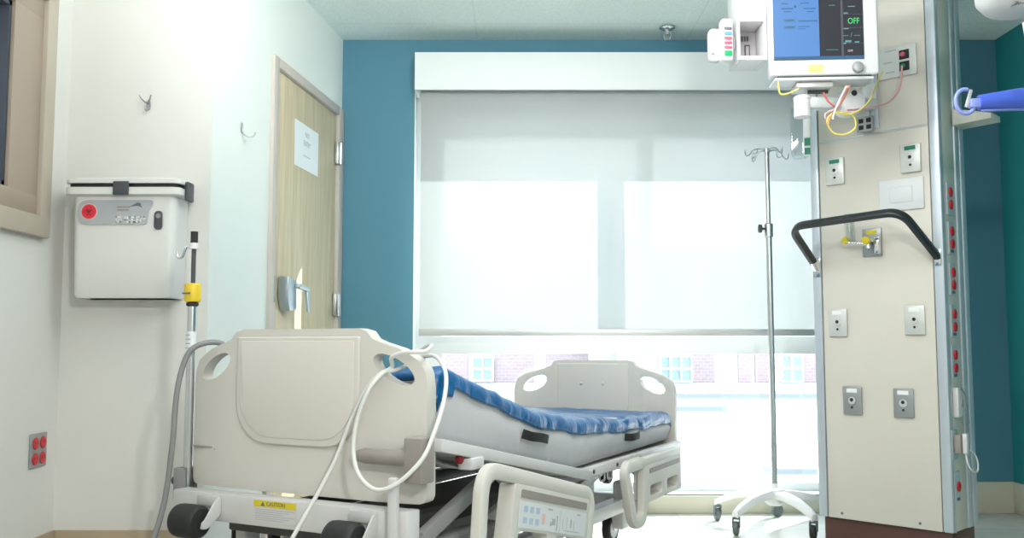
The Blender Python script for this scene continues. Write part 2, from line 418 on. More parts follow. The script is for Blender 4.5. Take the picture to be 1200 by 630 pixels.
def struct(o): o['kind'] = 'structure'; return o
struct(box('floor', 'floor', XA - 0.3, XR + 0.3, REAR - 0.1, WB + 0.25, -0.08, 0))
struct(box('ceiling', 'ceiling', XA - 0.3, XR + 0.3, REAR - 0.1, WB + 0.3, CEIL, CEIL + 0.08))
# back wall with the window opening
OX0, OX1, OZ0, OZ1 = at(484.5, 300, WB).x, 2.05, 0.10, 2.47
w = MB()
w.box(C1.x - 0.4, OX0, WB, WB + 0.24, 0, CEIL); w.box(OX1, XR + 0.1, WB, WB + 0.24, 0, CEIL)
w.box(OX0, OX1, WB, WB + 0.24, OZ1, CEIL); w.box(OX0, OX1, WB, WB + 0.24, 0, OZ0)
struct(w.build('wall_back', 'teal', smooth=None))
struct(box('wall_right', 'teal_side', XR, XR + 0.1, REAR, WB, 0, CEIL))
# side wall with the observation window: opening
wy0, wy1, wz0, wz1 = 1.9, 3.43, 1.33, 2.24
w = MB()
w.box(XA - 0.12, XA, wy1, YB, 0, CEIL); w.box(XA - 0.12, XA, REAR, wy0, 0, CEIL)
w.box(XA - 0.12, XA, wy0, wy1, 0, wz0); w.box(XA - 0.12, XA, wy0, wy1, wz1, CEIL)
struct(w.build('wall_left', 'wall', smooth=None))
struct(box('wall_niche', 'wall', XA - 0.12, C0.x, YB, YB + 0.1, 0, CEIL))
# the wall with the door (angled)
wc = empty('wall_door', (C0.x, C0.y, 0), CANG, kind='structure')
fx0 = on_plane(315.5, 200, C0, CANG)[0]; fx1 = CLEN - 0.012
ftop = on_plane(317, 62, C0, CANG)[1]
w = MB()
w.box(0, fx0 + 0.04, 0, 0.12, 0, CEIL); w.box(fx1 - 0.03, CLEN + 0.2, 0, 0.12, 0, CEIL); w.box(fx0 + 0.04, fx1 - 0.03, 0, 0.12, ftop - 0.03, CEIL)
w.build('wall_surface', 'wall_cool', wc, smooth=None)
struct(box('wall_rear', 'wall', XA - 0.12, XR + 0.1, REAR - 0.1, REAR, 0, CEIL))
# skirtings
def base_strip(name, mat, x0, x1, y0, y1, h): return struct(box(name, mat, x0, x1, y0, y1, 0, h, bev=0.003))
base_strip('baseboard_back', 'base_cream', OX1 + 0.25, XR - 0.006, WB - 0.012, WB, 0.17)
base_strip('baseboard_window', 'base_cream', C1.x + 0.03, OX1 + 0.25, WB - 0.012, WB, 0.095)
base_strip('baseboard_right', 'base_cream', XR - 0.012, XR, REAR, WB - 0.012, 0.17)
hb = at(120, 620.5, YB).z
base_strip('baseboard_niche', 'base_tan', XA + 0.012, C0.x, YB - 0.012, YB, hb)
base_strip('baseboard_left', 'base_tan', XA, XA + 0.012, REAR, YB, hb)

# ---- observation window in the side wall (only its frame edge shows)
w1 = empty('window_2', (XA, 0, 0), 0, kind='structure')
MB().box(-0.02, 0.03, wy1 - 0.055, wy1 + 0.02, wz0 - 0.0, wz1, 0.004).box(-0.02, 0.03, wy0 - 0.02, wy0 + 0.055, wz0, wz1, 0.004)\
    .box(-0.02, 0.0305, wy0 - 0.02, wy1 + 0.02, wz0 - 0.02, wz0 + 0.055, 0.004).box(-0.02, 0.0305, wy0 - 0.02, wy1 + 0.02, wz1 - 0.055, wz1 + 0.02, 0.004).build('window_casing', 'bronze_light', w1)
MB().box(-0.11, 0.012, wy1 - 0.25, wy1 - 0.05, wz0 + 0.05, wz1 - 0.05, 0.004).box(-0.11, 0.012, wy0 + 0.05, wy0 + 0.2, wz0 + 0.05, wz1 - 0.05, 0.004)\
    .box(-0.11, 0.0125, wy0 + 0.05, wy1 - 0.05, wz0 + 0.05, wz0 + 0.13, 0.004).box(-0.11, 0.0125, wy0 + 0.05, wy1 - 0.05, wz1 - 0.13, wz1 - 0.05, 0.004).build('window_frame', 'bronze', w1)
MB().box(-0.1, 0.0, wy1 - 0.27, wy1 - 0.25, wz0 + 0.13, wz1 - 0.13, 0.002).box(-0.1, 0.0, wy0 + 0.2, wy1 - 0.25, wz0 + 0.13, wz0 + 0.15, 0.002)\
    .box(-0.1, 0.0, wy0 + 0.2, wy1 - 0.25, wz1 - 0.15, wz1 - 0.13, 0.002).build('gasket', 'gasket', w1)
box('pane', 'glass_side', -0.06, -0.052, wy0 + 0.2, wy1 - 0.25, wz0 + 0.13, wz1 - 0.13, w1)

# ---- big window
GY = 5.40
win = empty('window_1', (0, GY, 0), 0, kind='structure')
gx0 = at(520, 280, GY).x; mx0, mx1 = at(748, 280, GY).x, at(765, 280, GY).x
gtop = at(650, 163, GY).z; tz1, tz0 = at(650, 394, GY).z, at(650, 414, GY).z
box('header_panel', 'trim_white', OX0, OX1, -0.04, 0.05, gtop, OZ1 - 0.002, win)
f = MB()
f.box(OX0, gx0, -0.04, 0.05, OZ0, gtop); f.box(OX1 - 0.12, OX1, -0.04, 0.05, OZ0, gtop)
f.box(mx0, mx1, -0.03, 0.045, tz1, gtop)
f.box(gx0, OX1 - 0.12, -0.039, 0.049, tz0, tz1); f.box(gx0, OX1 - 0.12, -0.04, 0.05, OZ0, OZ0 + 0.05)
f.build('window_frame', 'trim_white', win, smooth=None)
for (a, b_, c, d_) in ((gx0, mx0, tz1, gtop), (mx1, OX1 - 0.12, tz1, gtop), (gx0, OX1 - 0.12, OZ0 + 0.05, tz0)):
    box('pane', 'glass', a, b_, 0.0, 0.006, c, d_, win)
# white reveal lining of the opening
MB().box(OX0, OX0 + 0.004, WB, GY - 0.04, OZ0, OZ1).box(OX1 - 0.004, OX1, WB, GY - 0.04, OZ0, OZ1).box(OX0 + 0.004, OX1 - 0.004, WB, GY - 0.04, OZ0, OZ0 + 0.004)\
    .build('trim_1', 'trim_white', smooth=None)['kind'] = 'structure'

# ---- valance and roller blind
BY = 5.16
vz0, vz1 = at(650, 105, 5.08).z, at(650, 61, 5.08).z
vx0 = at(486, 80, 5.08).x
val = empty('blind_valance', (0, 5.08, 0), 0, 'long white boxed valance across the top of the window', 'valance')
MB().box(vx0, 2.12, 0, 0.012, vz0, vz1, 0.002).build('front_board', 'trim_white', val)
box('top_board', 'trim_white', vx0, 2.12, 0.012, 0.168, vz1 - 0.012, vz1, val)
for a in (vx0, 2.108): box('end_board', 'trim_white', a, a + 0.012, 0.012, 0.168, vz0, vz1 - 0.012, val)
bl = empty('roller_blind', (0, BY, 0), 0, 'pale see-through roller blind lowered over most of the window', 'blind')
bx0 = at(492.5, 250, BY).x; bz0 = at(650, 387, BY).z
box('fabric', 'blind', bx0, 2.04, -0.0006, 0.0006, bz0, vz1 - 0.09, bl)
MB().cyl((bx0, 0.0, vz1 - 0.06), (2.04, 0.0, vz1 - 0.06), 0.03).build('roller', 'white', bl)
MB().box(bx0 - 0.003, 2.043, -0.01, 0.01, at(650, 393.5, BY).z, at(650, 385.5, BY).z, 0.003).build('bottom_bar', 'plate_light', bl)

# ---- door
dr = empty('door_1', (C0.x, C0.y, 0), CANG, kind='structure')
lx0 = on_plane(323, 200, C0, CANG)[0] - 0.01; lx1 = on_plane(393.5, 200, C0, CANG)[0]; ltop = ftop - 0.05
f = MB()
f.box(fx0, lx0 - 0.004, -0.018, 0.1, 0, ftop, 0.004); f.box(lx1 + 0.004, fx1, -0.018, 0.1, 0, ftop, 0.004); f.box(lx0 - 0.004, lx1 + 0.004, -0.0178, 0.1, ltop + 0.004, ftop - 0.0004, 0.003)
f.build('door_frame', 'door_frame', dr)
box('door_leaf', 'wood', lx0, lx1, 0.0, 0.045, 0.008, ltop, dr, bev=0.002)
for (px, py) in ((393.5, 180), (390.5, 357)):
    hx, hz = on_plane(px, py, C0, CANG)
    h = MB(); h.box(lx1 - 0.03, lx1 + 0.03, -0.0195, -0.001, hz - 0.06, hz + 0.06, 0.002); h.cyl((lx1, -0.028, hz - 0.06), (lx1, -0.028, hz + 0.06), 0.011, n=12)
    h.build('hinge', 'steel', dr)
h = MB(); h.box(lx1 - 0.03, lx1 + 0.03, -0.0195, -0.001, 0.2, 0.32, 0.002); h.cyl((lx1, -0.028, 0.2), (lx1, -0.028, 0.32), 0.011, n=12); h.build('hinge', 'steel', dr)
kx, kz = on_plane(329, 343, C0, CANG)
h = MB().slab([(kx - 0.045, kz + 0.075), (kx + 0.06, kz + 0.06), (kx + 0.065, kz - 0.075), (kx - 0.02, kz - 0.085), (kx - 0.055, kz - 0.02)], depth=0.05, bev=0.006, to=lambda v: (v.x, v.y - 0.055, v.z))
hd = h.build('door_handle', 'steel_blue', dr)
h = MB(); h.bar((kx + 0.03, -0.07, kz + 0.035), (kx + 0.12, -0.085, kz + 0.02), 0.03, 0.02, 0.004); h.bar((kx + 0.115, -0.085, kz + 0.03), (kx + 0.115, -0.095, kz - 0.085), 0.028, 0.012, 0.003)
h.build('lever', 'steel_blue', hd)
box('latch_plate', 'pewter', lx0 - 0.03, lx0 - 0.012, -0.0195, -0.015, kz - 0.05, kz + 0.07, dr)

# ---- paper notice taped to the door
pa = [on_plane(x, y, C0, CANG) for x, y in ((345.5, 140), (373, 156), (371.5, 205), (344.5, 194.5))]
px0, px1 = (pa[0][0] + pa[3][0]) / 2, (pa[1][0] + pa[2][0]) / 2; pz1, pz0 = (pa[0][1] + pa[1][1]) / 2, (pa[2][1] + pa[3][1]) / 2
no = empty('paper_sign', (C0.x, C0.y, 0), CANG, 'white paper notice reading NO ENTRY taped to the oak door', 'sign')
box('sheet', 'paper', px0, px1, -0.003, -0.001, pz0, pz1, no)
pm = (px0 + px1) / 2; ph = pz1 - pz0
text('NO', ph * 0.17, 'ink_faint', no, (pm, -0.0036, pz1 - ph * 0.22)); text('ENTRY', ph * 0.17, 'ink_faint', no, (pm, -0.0036, pz1 - ph * 0.42), sx=0.85)
box('small_lettering', 'ink_faint', pm - 0.055, pm + 0.05, -0.0036, -0.003, pz1 - ph * 0.70, pz1 - ph * 0.682, no)

# ---- wall hooks
def coat_hook(name, loc, rz, label, big):  # big: the three-pronged one
    e = empty(name, loc, rz, label, 'hook')
    s_ = 1.0 if big else 0.85
    MB().slab(ell(0, 0, 0.012 * s_, 0.03 * s_), depth=0.004, bev=0.001, to=lambda v: (v.x, v.y - 0.005, v.z)).build('backplate', 'pewter', e)
    if big:
        for sg in (-1, 1):
            MB().tube(catmull([(0, -0.005, 0.012), (sg * 0.012, -0.03, 0.012), (sg * 0.025, -0.05, 0.028), (sg * 0.032, -0.055, 0.045)], 5), 0.0045, 8).build('prong', 'pewter', e)
        MB().tube(catmull([(0, -0.005, -0.015), (0, -0.025, -0.035), (0, -0.045, -0.035), (0, -0.05, -0.015)], 5), 0.0045, 8).build('prong', 'pewter', e)
    else:
        MB().tube(catmull([(0, -0.005, 0.015), (0, -0.008, -0.02), (0.005, -0.03, -0.04), (0.02, -0.05, -0.035), (0.028, -0.058, -0.015)], 6), 0.0035, 8).build('prong', 'pewter', e)
    e.scale = (0.7, 0.7, 0.7) if big else (0.9, 0.9, 0.9)
    return e
p = at(171, 121, YB - 0.03); coat_hook('coat_hook', (p.x, YB, p.z), 0, 'small three-pronged metal coat hook above the sharps bin', True)
hx, hz = on_plane(283, 150, C0, CANG)
q = C0 + Vector((math.cos(CANG), math.sin(CANG), 0)) * hx
coat_hook('coat_hook', (q.x, q.y, hz), CANG, 'single thin J-shaped metal hook on the wall beside the oak door', False)

# ---- red hospital outlet on the near wall
oy0, oy1 = 3.415, 3.535
def wallA_z(px, py, X=XA): d = ray(px, py); t = X / d.x; return CAMZ + d.z * t
oz1, oz0 = wallA_z(50, 506), wallA_z(50, 545)
e = empty('wall_outlet', (XA, (oy0 + oy1) / 2, (oz0 + oz1) / 2), PI / 2, 'grey wall plate with four red sockets low beside the sharps bin corner', 'outlet')
hw, hh = (oy1 - oy0) / 2, (oz1 - oz0) / 2
MB().box(-hw, hw, -0.008, -0.001, -hh, hh, 0.003).build('plate', 'pewter', e)
for (a, b_) in ((-0.027, 0.026), (0.027, 0.026), (-0.027, -0.03), (0.027, -0.03)):
    s_ = MB().slab(ell(a, b_, 0.02, 0.022, n=16), depth=0.004, bev=0.001, to=lambda v: (v.x, v.y - 0.012, v.z)).build('socket', 'red', e)
    MB().box(a - 0.009, a - 0.006, -0.013, -0.0118, b_ - 0.002, b_ + 0.01).box(a + 0.006, a + 0.009, -0.013, -0.0118, b_ - 0.002, b_ + 0.01).build('slots', 'red_dark', s_)

# ---- ceiling sprinkler
p = at(782, 34, 5.03)
e = empty('sprinkler', (p.x, 5.03, CEIL), 0, 'small chrome fire sprinkler on the ceiling above the window valance', 'sprinkler')
MB().lathe([(0.012, -0.001), (0.04, -0.002), (0.043, -0.008), (0.03, -0.016), (0.014, -0.02)], n=20).build('escutcheon', 'chrome', e)
h = MB(); h.cyl((0, 0, -0.018), (0, 0, -0.045), 0.011, 0.009, 12)
for sg in (-1, 1): h.tube(catmull([(sg * 0.009, 0, -0.024), (sg * 0.02, 0, -0.04), (sg * 0.016, 0, -0.06), (sg * 0.003, 0, -0.072)], 4), 0.003, 6)
h.build('sprinkler_head', 'chrome', e)
MB().lathe([(0.004, -0.07), (0.018, -0.072), (0.018, -0.075), (0.003, -0.077)], n=16).build('deflector', 'chrome', e)

# ================================================================== SHARPS BIN
sx0, sx1 = at(82.5, 300, 3.48).x, at(204, 300, 3.48).x
sz0, sz1 = at(140, 349, 3.48).z, at(140, 230, 3.48).z
smid = (sx0 + sx1) / 2
bn = empty('sharps_bin', (smid, YB, sz0), 0, 'white wall-hung sharps container with grey label and hinged lid', 'sharps container')
W2, H = (sx1 - sx0) / 2, sz1 - sz0
def bin_ring(z, hw, yf, r):
    return [(p.x, p.y, z) for p in fillet([(-hw, -0.002, 0), (-hw, yf, 0), (hw, yf, 0), (hw, -0.002, 0)], [0.004, r, r, 0.004], 6, True)]
MB().loft([bin_ring(0.012, W2 * 0.91, -0.115, 0.025), bin_ring(0.0, W2 * 0.93, -0.125, 0.03), bin_ring(0.012, W2 * 0.96, -0.134, 0.03), bin_ring(H * 0.5, W2 * 0.985, -0.138, 0.03), bin_ring(H, W2, -0.142, 0.03)]).build('body', 'sharps', bn)
lid = MB().loft([bin_ring(H + 0.001, W2 + 0.012, -0.155, 0.03), bin_ring(H + 0.006, W2 + 0.024, -0.165, 0.032), bin_ring(H + 0.03, W2 + 0.024, -0.165, 0.032), bin_ring(H + 0.033, W2 + 0.018, -0.16, 0.03)]).build('lid_rim', 'sharps', bn)
MB().loft([bin_ring(H + 0.034, W2 + 0.012, -0.155, 0.03), bin_ring(H + 0.046, W2 + 0.012, -0.155, 0.03)]).build('gap_shade', 'black', bn)  # black block stands in for the shaded gap below the lid
MB().loft([bin_ring(H + 0.047, W2 + 0.022, -0.165, 0.032), bin_ring(H + 0.06, W2 + 0.022, -0.165, 0.032), bin_ring(H + 0.072, W2 + 0.0, -0.14, 0.04), bin_ring(H + 0.078, W2 * 0.8, -0.11, 0.05)]).build('lid', 'sharps', bn)
MB().box(-0.03, 0.028, -0.176, -0.1655, H + 0.0, H + 0.052, 0.003).build('latch', 'darkgrey', bn)
h = MB(); h.box(W2 + 0.0245, W2 + 0.042, -0.12, -0.06, H - 0.012, H + 0.06, 0.006, 2); h.build('hinge', 'darkgrey', bn)
def bl_xz(px, py): p_ = at(px, py, 3.48); return p_.x - smid, p_.z - sz0
def face_y(z): return -0.138 - 0.004 * min(1, max(0, (z / H - 0.5) * 2))
L0, L1 = bl_xz(90.5, 263), bl_xz(180, 234.5)
fy = -0.1445
ol = [(pp.x, pp.y) for pp in fillet([(L0[0], L0[1], 0), (L1[0] - 0.022, L0[1], 0), (L1[0] - 0.012, L1[1] - 0.035, 0), (L1[0], L1[1] - 0.02, 0), (L1[0], L1[1], 0), (L0[0], L1[1], 0)], [0.042, 0.012, 0.012, 0.012, 0.012, 0.042], 7, True)]
lb = MB().slab(ol, depth=0.0015, to=lambda v: (v.x, v.y + fy, v.z)).build('label', 'label_grey', bn); lb['label'] = 'grey printed label'
cx, cz = bl_xz(105, 248)
MB().slab(ell(cx, cz, 0.0305, 0.0305), depth=0.0008, to=lambda v: (v.x, v.y + fy - 0.0008, v.z)).build('warning_ring', 'ink_pink', lb)
MB().slab(ell(cx, cz, 0.0275, 0.0275), depth=0.0008, to=lambda v: (v.x, v.y + fy - 0.0016, v.z)).build('biohazard_disc', 'red_label', lb)
h = MB()
for k in range(3):
    a = PI / 2 + k * 2 * PI / 3; ox, oz = cx + 0.0085 * math.cos(a), cz + 0.0085 * math.sin(a)
    arc = [(ox + 0.0085 * math.cos(a + t), fy - 0.002, oz + 0.0085 * math.sin(a + t)) for t in [R(40 + 280 * j / 14) for j in range(15)]]
    h.tube(arc, 0.0014, 6)
h.tube([(cx + 0.006 * math.cos(t), fy - 0.002, cz + 0.006 * math.sin(t)) for t in [2 * PI * j / 14 for j in range(14)]], 0.0011, 6, closed=True)
h.build('biohazard_symbol', 'red_dark', lb)
h = MB()
for (a, b_, c, d_) in ((101, 238, 110, 237), (101, 260.5, 109, 259)):
    A, B_ = bl_xz(a, b_), bl_xz(c, d_); h.box(A[0], B_[0], fy - 0.0006, fy, A[1], B_[1])
for k in range(4):
    A, B_ = bl_xz(118, 243 + 4 * k), bl_xz(126 - (k % 2) * 3, 242 + 4 * k); h.box(A[0], B_[0], fy - 0.0006, fy, A[1], B_[1])
h.build('small_lettering', 'ink_faint', lb); h = MB()
for (a, b_, c, d_) in ((137.5, 243.6, 153, 241.8), (137.5, 247.2, 152, 245.2)):
    A, B_ = bl_xz(a, b_), bl_xz(c, d_); h.box(A[0], B_[0], fy - 0.0006, fy, A[1], B_[1])
h.build('name_print', 'taupe', lb)
A = bl_xz(161, 241); h = MB()
crest = [(A[0] - 0.03, A[1] - 0.006), (A[0] - 0.012, A[1] + 0.004), (A[0] + 0.002, A[1] + 0.012), (A[0] + 0.014, A[1] + 0.009), (A[0] + 0.016, A[1] + 0.001), (A[0] + 0.02, A[1] - 0.008), (A[0] + 0.01, A[1] - 0.003), (A[0] - 0.004, A[1] - 0.001)]
h.slab(crest, depth=0.0006, to=lambda v: (v.x, v.y + fy - 0.0006, v.z)).build('wave_logo', 'ink', lb)
# white block lettering, only partly legible on the photograph
h = MB()
A = bl_xz(136, 260.8)
def strokes(x, z, segs):
    for (x0, z0, x1, z1) in segs: h.box(x + min(x0, x1), x + max(x0, x1) , fy - 0.0007, fy, z + min(z0, z1), z + max(z0, z1))
t_, hh_, ww = 0.0052, 0.023, 0.019
G = {'G': ((0, 0, t_, hh_), (0, 0, ww, t_), (0, hh_ - t_, ww, hh_), (ww - t_, 0, ww, hh_ * 0.5), (ww * 0.5, hh_ * 0.42, ww, hh_ * 0.42 + t_)), '4': ((ww - 2 * t_, 0, ww - t_, hh_), (0, hh_ * 0.35, ww, hh_ * 0.35 + t_), (0, hh_ * 0.35, t_, hh_)),
     '6': ((0, 0, t_, hh_), (0, 0, ww, t_), (0, hh_ - t_, ww, hh_), (ww - t_, 0, ww, hh_ * 0.55), (0, hh_ * 0.42, ww, hh_ * 0.42 + t_)), 'F': ((0, 0, t_, hh_), (0, hh_ - t_, ww, hh_), (ww * 0.6, hh_ * 0.5, ww, hh_))}
for i, ch in enumerate('G466F'): strokes(A[0] + (0, 0.032, 0.051, 0.07, 0.09)[i], A[1], G[ch])
h.build('lettering', 'white_print', lb)
A = bl_xz(186, 258)
wd = MB().slab(rrect(A[0] - 0.0155, A[0] + 0.0155, A[1] - 0.035, A[1] + 0.035, 0.0155, 6), depth=0.004, bev=0.001, to=lambda v: (v.x, v.y + fy - 0.002, v.z)).build('lock', 'darkgrey', bn)
MB().slab(ell(A[0], A[1] + 0.016, 0.009, 0.009), depth=0.001, to=lambda v: (v.x, v.y + fy - 0.003, v.z)).build('keyhole_disc', 'midgrey', wd)

# ================================================================== BED
PHI = R(28.1)
BEDO = Vector((-0.635, 2.843, 0))
bed = empty('hospital_bed', (BEDO.x, BEDO.y, 0), -PHI, 'cream hospital bed with raised head section and both boards fitted', 'bed')
def sweep(x, k=0.45, x0=0.22): return k * max(0.0, abs(x) - x0) ** 2
def board_outline(W, zt, zb, xs, drop):
    half = [(xs - 0.02, zt), (xs + 0.012, zt - 0.008), (xs + 0.03, zt - 0.03), (xs + 0.06, zt - drop * 0.55), (xs + 0.12, zt - drop * 0.78), (W - 0.055, zt - drop), (W - 0.02, zt - drop - 0.022), (W - 0.004, zt - drop - 0.055), (W, zt - drop - 0.09)]
    r = half + [(W, zb + 0.02), (W - 0.006, zb + 0.006), (W - 0.02, zb)]
    return [(x, z) for x, z in r] + [(-x, z) for x, z in reversed(r)]
def make_board(name, W, zt, zb, xs, drop, y0, thick, hole, back=False, mat='bedplastic'):
    sg = -1 if back else 1
    cuts = [((x, 0, 0), (1, 0, 0)) for x in [s_ * v for s_ in (-1, 1) for v in (0.22, 0.26, 0.3, 0.34, 0.38, 0.42, 0.45)]]
    hl = [ell(s_ * hole[0], hole[1], hole[2], hole[3], -s_ * hole[4]) for s_ in (-1, 1)]
    return MB().slab(board_outline(W, zt, zb, xs, drop), hl, depth=thick, bev=0.012, seg=3, cuts=cuts,
                     to=lambda v: (v.x, y0 + v.y + sg * sweep(v.x), v.z)).build(name, mat, bed, smooth=50)
hb_ = make_board('headboard', 0.45, 0.966, 0.474, 0.243, 0.075, 0.0, 0.045, (0.345, 0.848, 0.074, 0.032, R(28)))
hb_.location.x = -0.013
# raised inset panel of the headboard
ol = [(pp.x, pp.y) for pp in fillet([(-0.236, 0.942, 0), (-0.236, 0.69, 0), (-0.16, 0.618, 0), (0.16, 0.618, 0), (0.236, 0.69, 0), (0.236, 0.942, 0)], [0.006, 0.09, 0.1, 0.1, 0.09, 0.006], 8, True)]
MB().slab(ol, depth=0.016, bev=0.007, seg=3, to=lambda v: (v.x, v.y - 0.012, v.z)).build('panel_rim', 'bedplastic', hb_)
ol2 = [(pp.x, pp.y) for pp in fillet([(-0.22, 0.93, 0), (-0.22, 0.71, 0), (-0.145, 0.638, 0), (0.145, 0.638, 0), (0.22, 0.71, 0), (0.22, 0.93, 0)], [0.006, 0.09, 0.1, 0.1, 0.09, 0.006], 8, True)]
MB().slab(ol2, depth=0.01, bev=0.003, seg=2, to=lambda v: (v.x, v.y - 0.0155, v.z)).build('inset_panel', 'bedpad', hb_)
sl = MB(); sl.box(-0.445, -0.34, 0.008, 0.02, 0.592, 0.596, 0.001); sl.sphere((-0.34, 0.012, 0.588), 0.006); sl.sphere((-0.435, 0.03, 0.586), 0.009); sl.build('release_slot', 'taupe', hb_)
fb = make_board('footboard', 0.438, 0.843, 0.41, 0.205, 0.075, 2.215, 0.04, (0.322, 0.722, 0.072, 0.034, R(24)), True)
ol = [(pp.x, pp.y) for pp in fillet([(-0.195, 0.826, 0), (-0.195, 0.575, 0), (0.195, 0.575, 0), (0.195, 0.826, 0)], [0.01, 0.05, 0.05, 0.01], 6, True)]
MB().slab(ol, depth=0.01, bev=0.004, to=lambda v: (v.x, v.y + 2.21, v.z)).build('inset_panel', 'bedpad', fb)
for sg in (-1, 1): MB().sphere((sg * 0.06, 2.209, 0.725), 0.008).build('rivet', 'bedplastic', fb)
# mattress deck
def zbot(y):
    return 0.655 - 0.2 * (y - 0.05) if y < 1.05 else 0.455 + (y - 1.05) * 0.012
hs = MB()
hs.bar((0.457, 0.05, zbot(0.05) - 0.018), (0.457, 1.10, zbot(1.05) - 0.028), 0.03, 0.036, 0.003); hs.bar((-0.457, 0.05, zbot(0.05) - 0.018), (-0.457, 1.10, zbot(1.05) - 0.028), 0.03, 0.036, 0.003)
hs.bar((0, 0.06, zbot(0.05) - 0.02), (0, 1.09, zbot(1.05) - 0.026), 0.88, 0.02, 0.002)
hs.build('head_deck', 'bedmetal', bed)
fs_ = MB()
for sg in (-1, 1): fs_.bar((sg * 0.457, 1.105, 0.438), (sg * 0.457, 2.19, 0.446), 0.03, 0.036, 0.003)
fs_.box(-0.43, 0.43, 1.11, 2.205, 0.425, 0.445, 0.002)
fd = fs_.build('foot_deck', 'bedmetal', bed)
for y in (1.12, 1.36, 1.62): MB().cyl((0.4725, y, 0.44), (0.476, y, 0.44), 0.008, n=10).build('bolt', 'bedgrey', fd)
for y in (1.22, 1.30):
    MB().tube(fillet([(0.455, y, 0.425), (0.455, y, 0.39), (0.455, y + 0.05, 0.39), (0.455, y + 0.05, 0.425)], 0.012), 0.004, 8).build('drainage_hook', 'steel', fd)
# bumper bar at the head end
bb = MB().box(-0.445, 0.41, -0.075, -0.012, 0.385, 0.468, 0.006).build('bumper_bar', 'bedmetal', bed)
MB().box(0.39, 0.418, -0.098, -0.077, 0.37, 0.56, 0.005).box(0.412, 0.445, -0.08, -0.02, 0.37, 0.47, 0.004).box(0.375, 0.455, -0.1, -0.02, 0.362, 0.3695, 0.002).build('corner_bracket', 'bedmetal', bb)
cl_ = MB().box(-0.105, 0.055, -0.0765, -0.0752, 0.40, 0.462).build('caution_label', 'bedmetal', bb); cl_['label'] = 'caution label with a yellow heading strip'
box('heading_strip', 'yellow_label', -0.105, 0.055, -0.0772, -0.0766, 0.443, 0.462, cl_)
text('CAUTION', 0.016, 'ink', cl_, (-0.02, -0.0776, 0.4525))
MB().slab([(-0.078, 0.446), (-0.062, 0.446), (-0.07, 0.459)], depth=0.0006, to=lambda v: (v.x, v.y - 0.0778, v.z)).build('warning_triangle', 'ink', cl_)
h = MB()
for k in range(6): h.box(-0.10, 0.05 - 0.02 * (k % 3), -0.0769, -0.0765, 0.435 - k * 0.006, 0.437 - k * 0.006)
h.build('small_lettering', 'ink_faint', cl_)
for cx_ in (-0.30, 0.28):
    rl = MB().lathe([(0.012, -0.05), (0.04, -0.049), (0.048, -0.041), (0.05, -0.028), (0.05, 0.028), (0.048, 0.041), (0.04, 0.049), (0.012, 0.05)], (cx_, -0.14, 0.393), 'X', 28).build('bumper_roller', 'black', bed)
    h = MB(); h.slab([(pp.x, pp.y) for pp in fillet([(-0.158, 0.376, 0), (-0.128, 0.372, 0), (-0.0755, 0.41, 0), (-0.0755, 0.46, 0), (-0.095, 0.455, 0)], 0.012, 4, True)], depth=0.006, bev=0.001, to=lambda v: (cx_ + 0.058 + v.y, v.x, v.z))
    h.box(cx_ - 0.03, cx_ + 0.06, -0.084, -0.0755, 0.43, 0.462, 0.003); h.cyl((cx_ + 0.064, -0.144, 0.388), (cx_ + 0.07, -0.144, 0.388), 0.012, n=14)
    h.build('roller_bracket', 'bedmetal', rl)
# push handle rod
gh = MB(); gh.tube([(0.22, -0.03, 0.605), (0.24, -0.03, 0.605), (0.265, -0.03, 0.605), (0.42, -0.03, 0.605)], [0.006, 0.016, 0.022, 0.022], 16); gh.build('transport_handle', 'taupe', bed)
MB().box(0.412, 0.472, -0.055, 0.012, 0.54, 0.665, 0.006).build('handle_socket', 'taupe', bed)
# side rails (lowered)
def side_rail(y0, z0, slope, L, hgt, short=False):
    def to(a, c, d=0.0):
        return (0.535 + d, y0 + a * math.cos(slope) - c * math.sin(slope), z0 + a * math.sin(slope) + c * math.cos(slope))
    def ring(pts, r, fr): fr.tube([to(q_.x, q_.y) for q_ in fillet(pts, r, 8, True)], 0.02, 12, True, flat=(0.018, 0.024), up=(1, 0, 0))
    fr = MB()
    if short:
        ring([(0.0, 0, 0), (0.21, 0, 0), (0.20, -hgt, 0), (0.085, -hgt, 0)], [0.05, 0.03, 0.05, 0.05], fr)
        fr.bar(to(0.16, 0), to(L, 0), 0.04, 0.034, 0.008)
        pa0, pa1, pc0, pc1 = 0.20, L, -0.012, -0.165; hz, g0_, g1_ = -0.10, -0.05, -0.03
    else:
        ring([(0.0, 0, 0), (L, 0, 0), (L + 0.01, -hgt, 0), (0.05, -hgt, 0)], [0.085, 0.06, 0.06, 0.05], fr)
        pa0, pa1, pc0, pc1 = 0.18, L - 0.03, -0.022, -hgt + 0.03; hz, g0_, g1_ = -0.158, -0.06, -0.036
    o = fr.build('side_rail', 'bedplastic', bed)
    mid = (pa0 + pa1) / 2
    holes = [rrect(pa0 + 0.05, mid - 0.03, pc1 + 0.02, hz, 0.018), rrect(mid + 0.03, pa1 - 0.05, pc1 + 0.02, hz, 0.018)]
    pn = MB().slab(rrect(pa0, pa1, pc1, pc0, 0.02), holes, depth=0.055, bev=0.006, to=lambda v: to(v.x, v.z, 0.018 - v.y)).build('rail_panel', 'bedplastic', o)
    MB().slab(rrect(pa0 + 0.045, pa1 - 0.03, g0_, g1_, 0.006), depth=0.002, to=lambda v: to(v.x, v.z, 0.0205 - v.y)).build('grip_shade', 'taupe', pn)  # flat dark strip, its colour stands in for shade inside a grip recess
    return o, to, pa0, pa1
sr, to, a0, a1 = side_rail(0.165, 0.565, R(-13), 0.79, 0.43)
